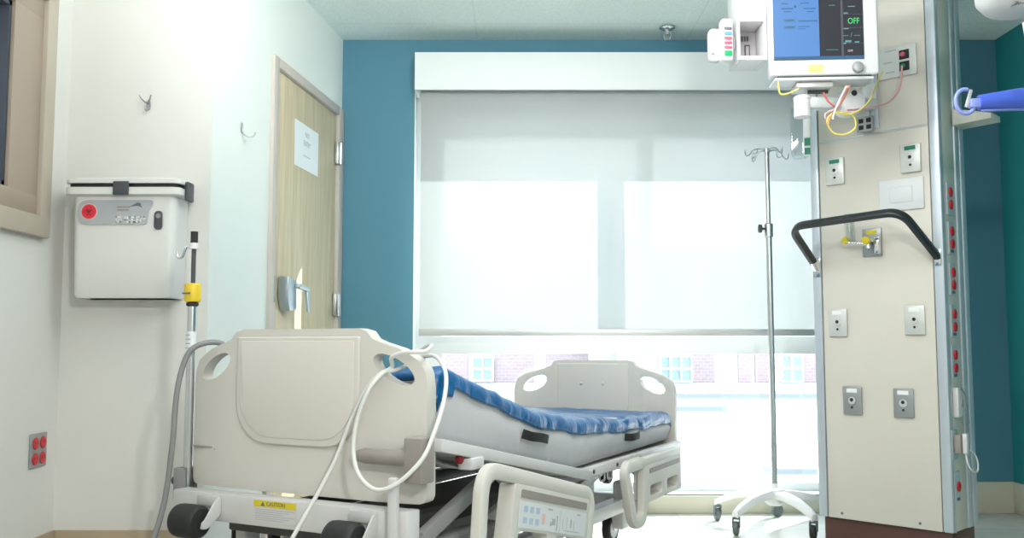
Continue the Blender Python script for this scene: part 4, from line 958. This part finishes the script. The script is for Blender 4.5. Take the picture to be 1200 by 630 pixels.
# valve with suction tube on the yellow outlet
def colw(p_): return Matrix.Translation((CO.x, CO.y, 0)) @ Matrix.Rotation(A45, 4, 'Z') @ Vector(p_)
vv = empty('suction_valve', (CO.x, CO.y, 0), A45, 'small metal valve with yellow knobs plugged into the yellow-labelled outlet', 'valve')
h = MB(); h.cyl((ga, -0.019, gb - 0.005), (ga, -0.06, gb - 0.005), 0.013, n=14); h.cyl((ga, -0.05, gb - 0.03), (ga, -0.05, gb + 0.02), 0.012, n=12); h.cyl((ga, -0.05, gb - 0.01), (ga - 0.09, -0.06, gb + 0.0), 0.009, n=12); h.build('valve_body', 'chrome', vv)
MB().lathe([(0.006, -0.06), (0.018, -0.062), (0.018, -0.078), (0.008, -0.08)], (ga, 0, gb + 0.004), 'Y', 14).build('knob', 'yellow_label', vv)
MB().sphere((ga - 0.1, -0.06, gb + 0.012), 0.018, n=14).build('knob', 'yellow_label', vv)
MB().cyl((ga - 0.075, -0.058, gb + 0.008), (ga - 0.085, -0.055, gb + 0.13), 0.02, 0.023, n=16).build('flow_tube', 'clear', vv)
MB().box(ga + 0.020, ga + 0.044, -0.04, -0.016, gb - 0.055, gb + 0.02, 0.004).build('bracket', 'chrome', vv)

# ================================================================== MONITOR
MY = 3.72
pc = at(961, 45, MY)
mo = empty('patient_monitor', (pc.x, MY, 0), R(-4), 'white patient monitor with a lit blue and grey screen on the column', 'monitor')
mz0 = at(960, 93, MY).z; mw = 0.214; mz1 = mz0 + 0.375
def mxz(px, py):
    p_ = at(px, py, MY - 0.07); return p_.x - pc.x, p_.z
ol = rrect(-mw, mw, mz0, mz1, 0.02, 6)
MB().slab(ol, depth=0.055, bev=0.01, seg=3, to=lambda v: (v.x, v.y - 0.06, v.z)).build('front_bezel', 'plastic_white', mo)
MB().slab(rrect(-mw + 0.015, mw - 0.015, mz0 + 0.015, mz1 - 0.01, 0.02), depth=0.085, bev=0.015, to=lambda v: (v.x, v.y - 0.004, v.z)).build('back_shell', 'plastic_cool', mo)
s0 = mxz(910, 69); s1 = mxz(1014, 69); ss = mxz(963, 69)[0]; st = mz1 - 0.03; sb_ = s0[1]
sf = -0.0612
scn = MB()
scn.box(s0[0], s1[0], sf - 0.0016, sf + 0.001, sb_, st)
scn_o = scn.build('screen', 'screen_dark', mo); scn_o['label'] = 'lit screen, blue on one half and dark grey on the other'
box('blue_window', 'screen_blue', s0[0] + 0.001, ss, sf - 0.0022, sf - 0.0017, sb_ + 0.014, st - 0.001, scn_o)
box('menu_bar', 'screen_bar', s0[0] + 0.001, s1[0] - 0.001, sf - 0.0022, sf - 0.0017, sb_ + 0.001, sb_ + 0.0135, scn_o)
h = MB()
for (x0, y0, x1, y1) in ((921, 24.5, 935, 20.5), (921, 32.5, 935, 28.5)):
    A, B_ = mxz(x0, y0), mxz(x1, y1); h.box(A[0], B_[0], sf - 0.0027, sf - 0.0023, A[1], B_[1])
h.build('screen_buttons', 'screen_button', scn_o)
h = MB()
for (x0, y0, x1, y1) in ((918, 9, 932, 7.8), (921, 12.5, 930, 11.5), (944, 9.5, 958, 8.3), (948, 13, 956, 12), (938, 24, 960, 22.8), (938, 30.5, 951, 29.5), (938, 33, 946, 32.2), (923, 23, 933, 21.8), (923, 31, 933, 29.8), (933, 7.6, 935.5, 4.8), (918, 3, 926, 2), (940, 3, 950, 2)):
    A, B_ = mxz(x0, y0), mxz(x1, y1); h.box(A[0], B_[0], sf - 0.003, sf - 0.0026, A[1], B_[1])
h.build('menu_text', 'screen_bar', scn_o)
A = mxz(1001.5, 24.8); text('OFF', 0.034, 'screen_green', scn_o, (A[0], sf - 0.0022, A[1]), sx=0.78)
A = mxz(999, 41); text('--- / ---', 0.026, 'screen_cyan', scn_o, (A[0], sf - 0.0022, A[1]), sx=0.95)
A = mxz(998, 59.5); text('OFF', 0.012, 'screen_white', scn_o, (A[0], sf - 0.0022, A[1]))
h = MB()
for (x0, y0, x1, y1) in ((990, 16, 995, 14.5), (990, 34, 996, 32.8), (992, 49.5, 999, 47), (1003, 50, 1008, 48.5), (990, 51.5, 993, 50), (995, 8, 1003, 7), (970, 58, 984, 57.5), (973, 6, 980, 5.4)):
    A, B_ = mxz(x0, y0), mxz(x1, y1); h.box(A[0], B_[0], sf - 0.0022, sf - 0.0018, A[1], B_[1])
h.build('parameter_text', 'screen_cyan', scn_o)
h = MB()
for yy in (16.5, 32.4, 50.8):
    A, B_ = mxz(989, yy + 0.2), mxz(1013, yy - 0.2); h.box(A[0], B_[0], sf - 0.0021, sf - 0.0018, A[1], B_[1])
A, B_ = mxz(988.2, 66), mxz(988.7, 0); h.box(A[0], B_[0], sf - 0.0021, sf - 0.0018, A[1], B_[1])
h.build('screen_lines', 'screen_line', scn_o)
A = mxz(1006.5, 79); kn = MB().lathe([(0.023, -0.061), (0.023, -0.068), (0.019, -0.078), (0.008, -0.08)], (A[0], 0, A[1]), 'Y', 24).build('dial', 'pewter', mo)
A, B_ = mxz(949, 84), mxz(967.5, 74); stk = box('sticker', 'yellow_note', A[0], B_[0], -0.0612, -0.0603, A[1], B_[1], mo, ); stk['label'] = 'pale yellow sticker'
h = MB()
for k in range(3): h.box(A[0] + 0.008, B_[0] - 0.008 - 0.006 * (k % 2), -0.0616, -0.0612, A[1] + 0.008 + 0.008 * k, A[1] + 0.010 + 0.008 * k)
h.build('sticker_text', 'yellow_label', stk)
A, B_ = mxz(921, 82.5), mxz(927, 81); box('brand_plate', 'ink_faint', A[0], B_[0], -0.0612, -0.0603, A[1], B_[1], mo)
h = MB()
for k in range(40): h.box(-mw + 0.03 + k * 0.0093, -mw + 0.035 + k * 0.0093, -0.055, -0.012, mz0 - 0.002, mz0 + 0.001)
h.build('bottom_vents', 'darkgrey', mo)
box('base_tray', 'plastic_cool', -mw + 0.02, mw - 0.02, -0.05, 0.07, mz0 - 0.016, mz0 - 0.0025, mo, bev=0.004)
MB().box(-0.105, 0.04, -0.03, 0.08, mz0 - 0.04, mz0 - 0.017, 0.006).build('tilt_plate', 'plate_light', mo)
# articulated wall mount
ma = empty('monitor_mount', (CO.x, CO.y, 0), A45, 'white jointed support arm with a round drum between monitor and column', 'mount arm')
Bw = Matrix.Rotation(-A45, 4, 'Z') @ Matrix.Translation((-CO.x, -CO.y, 0))
q1 = Bw @ at(940, 116, MY + 0.02); q3 = Bw @ at(994, 121, MY + 0.1)
rj = Vector((ra, -0.034, q3.z + 0.085))
h = MB(); h.tube([q1, q1 + Vector((0, 0, -0.075))], 0.034, 18); h.sphere(q1 + Vector((0, 0, 0.0)), 0.036, (1, 1, 0.5)); h.build('knuckle', 'plastic_white', ma)
MB().bar(q1 + Vector((0, 0, -0.02)), q3, 0.06, 0.05, 0.012).build('lower_arm', 'plastic_cool', ma)
dn = (Bw.to_3x3() @ Vector((0.15, -1, 0))).normalized()
h = MB(); h.tube([q3 + dn * 0.05, q3 + dn * 0.045, q3 + dn * 0.03, q3 - dn * 0.03], [0.028, 0.05, 0.058, 0.058], 28); h.build('drum', 'plastic_white', ma)
MB().sphere(q3 + dn * 0.05 + Vector((0, 0, 0.03)), 0.012, n=12).build('drum_bolt', 'black', ma)
MB().bar(q3 - dn * 0.02, rj, 0.06, 0.05, 0.01).build('upper_arm', 'plastic_cool', ma)
MB().box(ra - 0.035, ra + 0.03, -0.045, -0.0275, rj.z - 0.03, rj.z + 0.09, 0.004).build('rail_clamp', 'plate_light', ma)
MB().cyl((-0.05, 0.02, mz0 - 0.047), (0.03, 0.02, mz0 - 0.047), 0.0068, n=16).build('pivot', 'darkgrey', mo)

# module rack beside the monitor
RY = 3.80
pr = at(875.5, 40, RY)
rk = empty('module_rack', (pr.x, RY, 0), 0, 'white module rack with an open slot hanging beside the monitor', 'module rack')
rz0 = at(880, 77, RY).z; rs0, rs1 = at(880, 72, RY).z, at(880, 33, RY).z
rw = 0.060
h = MB()
h.box(-rw, -rw + 0.012, -0.08, 0.08, rz0, rz0 + 0.44, 0.003); h.box(rw - 0.012, rw, -0.08, 0.08, rz0, rz0 + 0.44, 0.003); h.box(-rw + 0.012, rw - 0.012, -0.08, 0.08, rz0, rs0, 0.003); h.box(-rw + 0.012, rw - 0.012, -0.08, 0.08, rs1, rz0 + 0.44, 0.003)
h.box(-rw + 0.012, rw - 0.012, 0.06, 0.078, rs0, rs1); h.build('housing', 'plastic_white', rk)
box('slot_back', 'slot', -rw + 0.0125, rw - 0.0125, 0.05, 0.0595, rs0 + 0.0005, rs1 - 0.0005, rk)
h = MB()
for k in range(6): h.box(-0.045 + k * 0.011, -0.039 + k * 0.011, 0.045, 0.0495, rs1 - 0.04, rs1 - 0.02); 
for k in range(8): h.box(-0.045 + k * 0.011, -0.039 + k * 0.011, 0.045, 0.0495, rs0 + 0.004, rs0 + 0.012)
h.box(0.0, 0.022, 0.045, 0.0495, rs0 + 0.025, rs0 + 0.085); h.box(-0.05, -0.042, 0.045, 0.0495, rs0 + 0.025, rs0 + 0.085)
h.build('contacts', 'darkgrey', rk)
h = MB(); h.box(0.005, 0.017, 0.043, 0.0449, rs0 + 0.032, rs0 + 0.078); h.build('connector_insert', 'slot', rk)
box('side_latch', 'pewter', rw + 0.0005, rw + 0.006, -0.05, -0.02, rs0 + 0.06, rs0 + 0.10, rk)
# pod of coloured sockets hanging on the rack
pp_ = at(847.5, 52, RY - 0.02)
pd = empty('connector_pod', (pp_.x, RY - 0.02, pp_.z), R(6), 'white pod with a column of coloured lead sockets beside the module rack', 'connector pod')
MB().slab(rrect(-0.023, 0.023, -0.086, 0.09, 0.012), depth=0.05, bev=0.008, to=lambda v: (v.x, v.y - 0.06, v.z)).build('front_shell', 'plastic_white', pd)
MB().slab(rrect(-0.066, -0.012, -0.08, 0.06, 0.025, 6), depth=0.04, bev=0.012, to=lambda v: (v.x, v.y - 0.025, v.z)).build('back_shell', 'plastic_white', pd)
MB().tube(catmull([(-0.05, -0.03, 0.045), (-0.062, -0.035, 0.0), (-0.055, -0.035, -0.05)], 6), 0.008, 10).build('grip', 'plastic_cool', pd)
for zz, m_, hh3 in ((0.047, 'ink', 0.006), (0.026, 'blue_socket', 0.007), (0.006, 'pink_socket', 0.0065), (-0.013, 'pink_socket', 0.006), (-0.031, 'pink_socket', 0.006), (-0.056, 'green_bright', 0.011)):
    MB().slab(rrect(-0.016, 0.016, zz - hh3, zz + hh3, 0.004), depth=0.004, bev=0.001, to=lambda v: (v.x, v.y - 0.0635, v.z)).build('lead_socket', m_, pd)
box('side_clip', 'midgrey', 0.0235, 0.032, -0.05, -0.025, -0.035, 0.02, pd)

# clear dispenser at the column edge
pq = at(944, 155, 4.28)
ds = empty('clear_dispenser', (pq.x, 4.28, pq.z), R(-20), 'clear plastic holder with green end bands at the column edge below the monitor', 'holder')
MB().slab(rrect(-0.065, 0.012, -0.12, 0.115, 0.025), depth=0.07, bev=0.006, to=lambda v: (v.x, v.y - 0.04, v.z)).build('shell', 'clear', ds)
MB().box(-0.008, 0.026, -0.06, -0.0415, -0.12, 0.12, 0.003).build('front_tray', 'plastic_cool', ds)
h = MB(); h.box(-0.004, 0.022, -0.064, -0.0605, 0.055, 0.11); h.build('green_band', 'green', ds)
h = MB(); h.box(-0.004, 0.022, -0.064, -0.0605, -0.075, -0.04); h.box(-0.004, 0.022, -0.064, -0.0605, -0.115, -0.085); h.build('green_band', 'green', ds)
MB().box(-0.002, 0.02, -0.0635, -0.0605, -0.035, 0.05).build('paper_insert', 'white_print', ds)

# ---- lead wires
def wire(name, pts, r, mat, label, Y=None):
    o = MB().tube(catmull(pts, 8), r, 8).build(name, mat); return tag(o, label, 'wire')
FY = MY - 0.12
wire('lead_wire', [at(975, 133, FY - 0.02), at(969, 142, FY - 0.02), at(976, 155, FY - 0.02), at(990, 157.5, FY - 0.02), at(1002, 150, FY - 0.02), at(1001, 138, FY - 0.02), at(990, 132, FY - 0.02), at(978, 131, FY - 0.01), at(985, 118, FY), at(992, 104, FY + 0.02)], 0.0036, 'wire_yellow', 'yellow wire hanging in a loop under the monitor')
wire('lead_wire', [at(1034, 84, 3.9), at(1026, 102, 3.85), at(1018, 119, FY + 0.05), at(1004, 131, FY - 0.03), at(990, 134, FY - 0.05), at(980, 130, FY - 0.06)], 0.0032, 'wire_yellow', 'yellow wire running from the loop toward the steel data plate')
wire('lead_wire', [at(912, 96, FY + 0.06), at(914, 109, FY + 0.04), at(922, 110, FY + 0.03), at(936, 104, FY + 0.02)], 0.0032, 'wire_yellow', 'short yellow wire sagging below the far corner of the monitor')
wire('lead_wire', [at(965, 108, FY + 0.03), at(970, 118, FY + 0.03), at(977, 124, FY + 0.03), at(981, 127, FY + 0.03)], 0.0036, 'wire_red', 'short red wire curving under the monitor beside the drum')
for i, (a, b_, m_, lb_) in enumerate(((972, 146, 'wire_orange', 'orange lead hanging in the bundle under the monitor'), (968, 139, 'wire_pink', 'pinkish lead at the outside of the bundle under the monitor'), (977, 140, 'cord_white', 'white lead hanging in the bundle under the monitor'))):
    o_ = -0.045 - 0.012 * i
    wire('lead_wire', [at(996 - 2 * i, 101, FY + o_ + 0.03), at(989 - 2 * i, 115, FY + o_), at(982 - i, 126, FY + o_), at(a, b_ - 6, FY + o_), at(a - 1, b_, FY + o_)], 0.0036, m_, lb_)
pk = colw((DP[0] + 0.03, -0.03, DP[1] - 0.03))
wire('data_cable', [pk, at(1056, 95, 4.02), at(1052, 108, 3.98), at(1040, 120, 3.9), at(1022, 126, 3.8), at(1005, 128, FY + 0.03), at(992, 129, FY - 0.06)], 0.0042, 'wire_pink', 'pink cable sagging from the steel data plate to the monitor mount')

# ================================================================== OVERHEAD UNIT AND BLUE ARM (right edge)
OY = 3.0
po = at(1202, 7, OY)
ov = empty('overhead_housing', (po.x, OY, CEIL), 0, 'white rounded overhead housing hanging from the ceiling beside the column', 'overhead unit')
zz = po.z - CEIL
MB().lathe([(0.03, zz - 0.022), (0.08, zz - 0.02), (0.125, zz - 0.004), (0.148, zz + 0.025), (0.152, zz + 0.07), (0.13, zz + 0.11), (0.05, zz + 0.13)], n=40).build('dome', 'plastic_white', ov)
MB().cyl((0, 0, zz + 0.12), (0, 0, -0.002), 0.03).build('drop_tube', 'plastic_white', ov)
h = MB()
for k in range(4): h.box(-0.075 + k * 0.008, -0.071 + k * 0.008, -0.075, -0.045, zz - 0.0185, zz - 0.012)
h.build('vent_slots', 'midgrey', ov)
MB().cyl((-0.034, -0.06, zz - 0.1), (-0.034, -0.06, zz - 0.012), 0.0045, n=10).build('hanger_rod', 'cord_white', ov)
MB().tube([(-0.034, -0.06, zz - 0.075), (-0.028, -0.06, zz - 0.13), (-0.01, -0.06, zz - 0.24)], 0.0125, 14).build('grip_handle', 'panel', ov)

AY = 3.2
b0, b1 = at(1147, 120, AY), at(1215, 114, AY)
ba = empty('blue_arm', (b0.x, AY, b0.z), 0, 'glossy blue arm with an open ring at its tip reaching in beside the column', 'arm')
dv = b1 - b0
def rg(t, hw, hh4): return [Vector((dv.x * t, hw * math.cos(a), dv.z * t + hh4 * math.sin(a))) for a in [2 * PI * k / 20 for k in range(20)]]
MB().loft([rg(-0.01, 0.012, 0.014), rg(0.0, 0.022, 0.026), rg(0.1, 0.025, 0.028), rg(0.6, 0.034, 0.036), rg(0.95, 0.038, 0.041), rg(1.1, 0.038, 0.041), rg(1.14, 0.03, 0.034)]).build('arm_body', 'blue_arm', ba)
MB().bar((0.005, 0, -0.029), (dv.x * 1.1, 0, dv.z * 1.1 - 0.043), 0.016, 0.005, 0.001).build('under_strip', 'blue_pale', ba)
c_ = at(1131, 119, AY) - b0
MB().tube([(c_.x + 0.034 * math.cos(t), -0.002, c_.z + 0.043 * math.sin(t)) for t in [R(75 + (350 - 75) * k / 24) for k in range(25)]], 0.007, 10).build('ring', 'blue_pale', ba)
MB().box(c_.x + 0.014, 0.004, -0.014, 0.014, -0.02, 0.012, 0.005).build('neck', 'blue_pale', ba)
MB().bar((c_.x + 0.022, 0, c_.z + 0.042), (c_.x + 0.003, 0, c_.z - 0.02), 0.012, 0.008, 0.002).build('spring_clip', 'plate_light', ba)
MB().bar((dv.x * 1.12, 0, dv.z * 1.12), (XR - b0.x - 0.02, 0.0, dv.z * 1.12), 0.04, 0.04, 0.006).build('wall_arm', 'plastic_white', ba)
box('wall_plate', 'plastic_white', XR - b0.x - 0.02, XR - b0.x - 0.001, -0.08, 0.08, dv.z * 1.12 - 0.12, dv.z * 1.12 + 0.12, ba, bev=0.004)

# ================================================================== OUTSIDE
te = struct(box('outside_terrace', 'terrace', -30, 40, 5.6, 80, -0.75, -0.6))
BYD = 22.0
def bxz(px, py): p_ = at(px, py, BYD); return p_.x, p_.z
bd = empty('brick_building', (0, BYD, -0.6), 0, 'pale brick building with white-framed windows outside the window', 'building')
zoff = 0.6
zp = bxz(600, 290)[1] + zoff
box('stone_wall', 'stone', -14, 24, 0.3, 8, 0, zp, bd)
box('parapet', 'stone', -14.2, 24.2, 0.0, 0.6, bxz(600, 304)[1] + zoff, bxz(600, 297)[1] + zoff, bd)
zl0, zl1 = bxz(600, 458)[1] + zoff, bxz(600, 449)[1] + zoff
box('ledge', 'stone', -14, 24, 0.0, 0.5, zl0, zl1, bd)
z0b = zl1; z1b = bxz(600, 400)[1] + zoff
for (p0_, p1_) in ((505, 548), (580, 626), (640, 690), (812, 840), (868, 884), (888, 906), (944, 1000), (420, 470)):
    a, b_ = bxz(p0_, 430)[0], bxz(p1_, 430)[0]
    box('brick_panel', 'brick', a, b_, 0.24, 0.31, z0b, z1b, bd)
for (p0_, p1_) in ((505, 545), (620, 690), (772, 812), (830, 850), (870, 905), (940, 990)):
    a, b_ = bxz(p0_, 340)[0], bxz(p1_, 340)[0]
    box('brick_panel', 'brick', a, b_, 0.24, 0.31, bxz(600, 372)[1] + zoff, bxz(600, 318)[1] + zoff, bd)
def ext_window(p0_, p1_, q0_, q1_, nx, nz):
    a, b_ = bxz(p0_, 430)[0], bxz(p1_, 430)[0]; c, d_ = bxz(600, q1_)[1] + zoff, bxz(600, q0_)[1] + zoff
    f_ = MB(); t_ = 0.05
    for i in range(nx + 1): x_ = a + (b_ - a) * i / nx; f_.box(x_ - t_ / 2, x_ + t_ / 2, 0.14, 0.3, c, d_)
    for j in range(nz + 1): z_ = c + (d_ - c) * j / nz; f_.box(a, b_, 0.141, 0.3, z_ - t_ / 2, z_ + t_ / 2)
    wf = f_.build('window', 'white', bd); box('pane', 'ext_pane', a, b_, 0.2, 0.25, c, d_, wf)
for a in ((553, 577, 418, 446, 2, 2), (775, 812, 417, 447, 3, 2), (918, 943, 416, 447, 2, 2), (700, 730, 417, 447, 2, 2), (628, 650, 322, 368, 2, 3), (852, 868, 318, 368, 2, 3), (912, 935, 318, 368, 2, 3)): ext_window(*a)
def tower(name, p0_, p1_, ptop, Y, label, depth):
    a, b_ = at(p0_, 300, Y).x, at(p1_, 300, Y).x; zt_ = at(600, ptop, Y).z
    e_ = empty(name, ((a + b_) / 2, Y, -0.6), 0, label, 'building'); hw = (b_ - a) / 2
    box('tower_body', 'slate', -hw, hw, 0, depth, 0, zt_ + 0.6, e_); box('roof_cap', 'stone', -hw - 0.05, hw + 0.05, -0.05, depth + 0.05, zt_ + 0.6, zt_ + 0.75, e_)
    return e_
tower('stair_tower', 692, 721, 240, 21.0, 'taller blue-grey tower outside before the brick building', 0.9)
tower('stair_tower', 723, 747, 277, 20.4, 'lower blue-grey tower outside next to the taller one', 0.5)

for (p0_, p1_, q0_, q1_, Y_, lb_) in ((775, 960, 461, 467, 15.0, 'long low grey-capped pipe casing on the white roof outside'), (780, 850, 476, 482, 12.0, 'short low grey-capped pipe casing on the white roof outside'), (905, 955, 549, 556, 8.5, 'nearest low grey-capped pipe casing on the white roof outside')):
    A, B_ = at(p0_, q1_, Y_), at(p1_, q0_, Y_)
    e_ = empty('roof_casing', (A.x, Y_, -0.6), 0, lb_, 'pipe casing')
    box('casing', 'terrace', 0, B_.x - A.x, 0.02, 0.25, 0, A.z + 0.6, e_)
    box('cap', 'duct', -0.02, B_.x - A.x + 0.02, 0, 0.27, A.z + 0.601, B_.z + 0.6, e_)

# ================================================================== LIGHT
wd_ = bpy.data.worlds.new('world'); sc.world = wd_; wd_.use_nodes = True
nt = wd_.node_tree; bg = nt.nodes['Background']
tc = nt.nodes.new('ShaderNodeTexCoord'); sp = nt.nodes.new('ShaderNodeSeparateXYZ'); cr = nt.nodes.new('ShaderNodeValToRGB')
cr.color_ramp.elements[0].position = 0.0; cr.color_ramp.elements[0].color = (1, 1, 1, 1); cr.color_ramp.elements[1].position = 0.9; cr.color_ramp.elements[1].color = (0.72, 0.88, 1.0, 1)
nt.links.new(tc.outputs['Generated'], sp.inputs[0]); nt.links.new(sp.outputs['Z'], cr.inputs[0]); nt.links.new(cr.outputs[0], bg.inputs['Color'])
bg.inputs['Strength'].default_value = 4.6
def light(name, kind, energy, loc, rot, col=(1, 1, 1), size=None):
    l = bpy.data.lights.new(name, kind); l.energy = energy; l.color = col
    if size: l.shape = 'RECTANGLE'; l.size, l.size_y = size
    o = bpy.data.objects.new(name, l); COL.objects.link(o); o.location = loc; o.rotation_euler = rot
    return o
sd = Vector((-0.505, -0.555, -0.56)).normalized()
s_ = light('sun', 'SUN', 14.0, (3, 8, 6), sd.to_track_quat('-Z', 'Y').to_euler(), (1.0, 0.97, 0.92)); s_.data.angle = R(0.6)
# ceiling fittings behind and above the camera
for (x, y, e_) in ((0.75, 0.2, 28), (0.75, 2.6, 26), (-0.6, 1.2, 10)):
    light('ceiling_lamp', 'AREA', e_, (x, y, CEIL - 0.03), (0, 0, 0), (1.0, 0.99, 0.97), (0.6, 1.2))
# added key light behind the camera that sharpens the bin's shadow, then a fill
light('key_light', 'AREA', 42, (0.75, -0.3, 2.0), (R(68), 0, R(12)), (1.0, 0.985, 0.965), (0.18, 0.18))
light('ceiling_fill', 'AREA', 40, (-0.25, 2.6, 2.32), Vector((0.12, 0.72, 0.68)).to_track_quat('-Z', 'Y').to_euler(), (0.97, 1.0, 0.98), (1.2, 0.2))  # added fill that brightens the ceiling and far walls, no fitting there

sc.view_settings.view_transform = 'Standard'; sc.view_settings.look = 'None'; sc.view_settings.gamma = 1; sc.view_settings.use_curve_mapping = False
sc.view_settings.exposure = 0.0
sc.cycles.use_denoising = True
sc.cycles.max_bounces = 8; sc.cycles.transparent_max_bounces = 12; sc.cycles.caustics_reflective = False; sc.cycles.caustics_refractive = False
sc.cycles.sample_clamp_indirect = 6
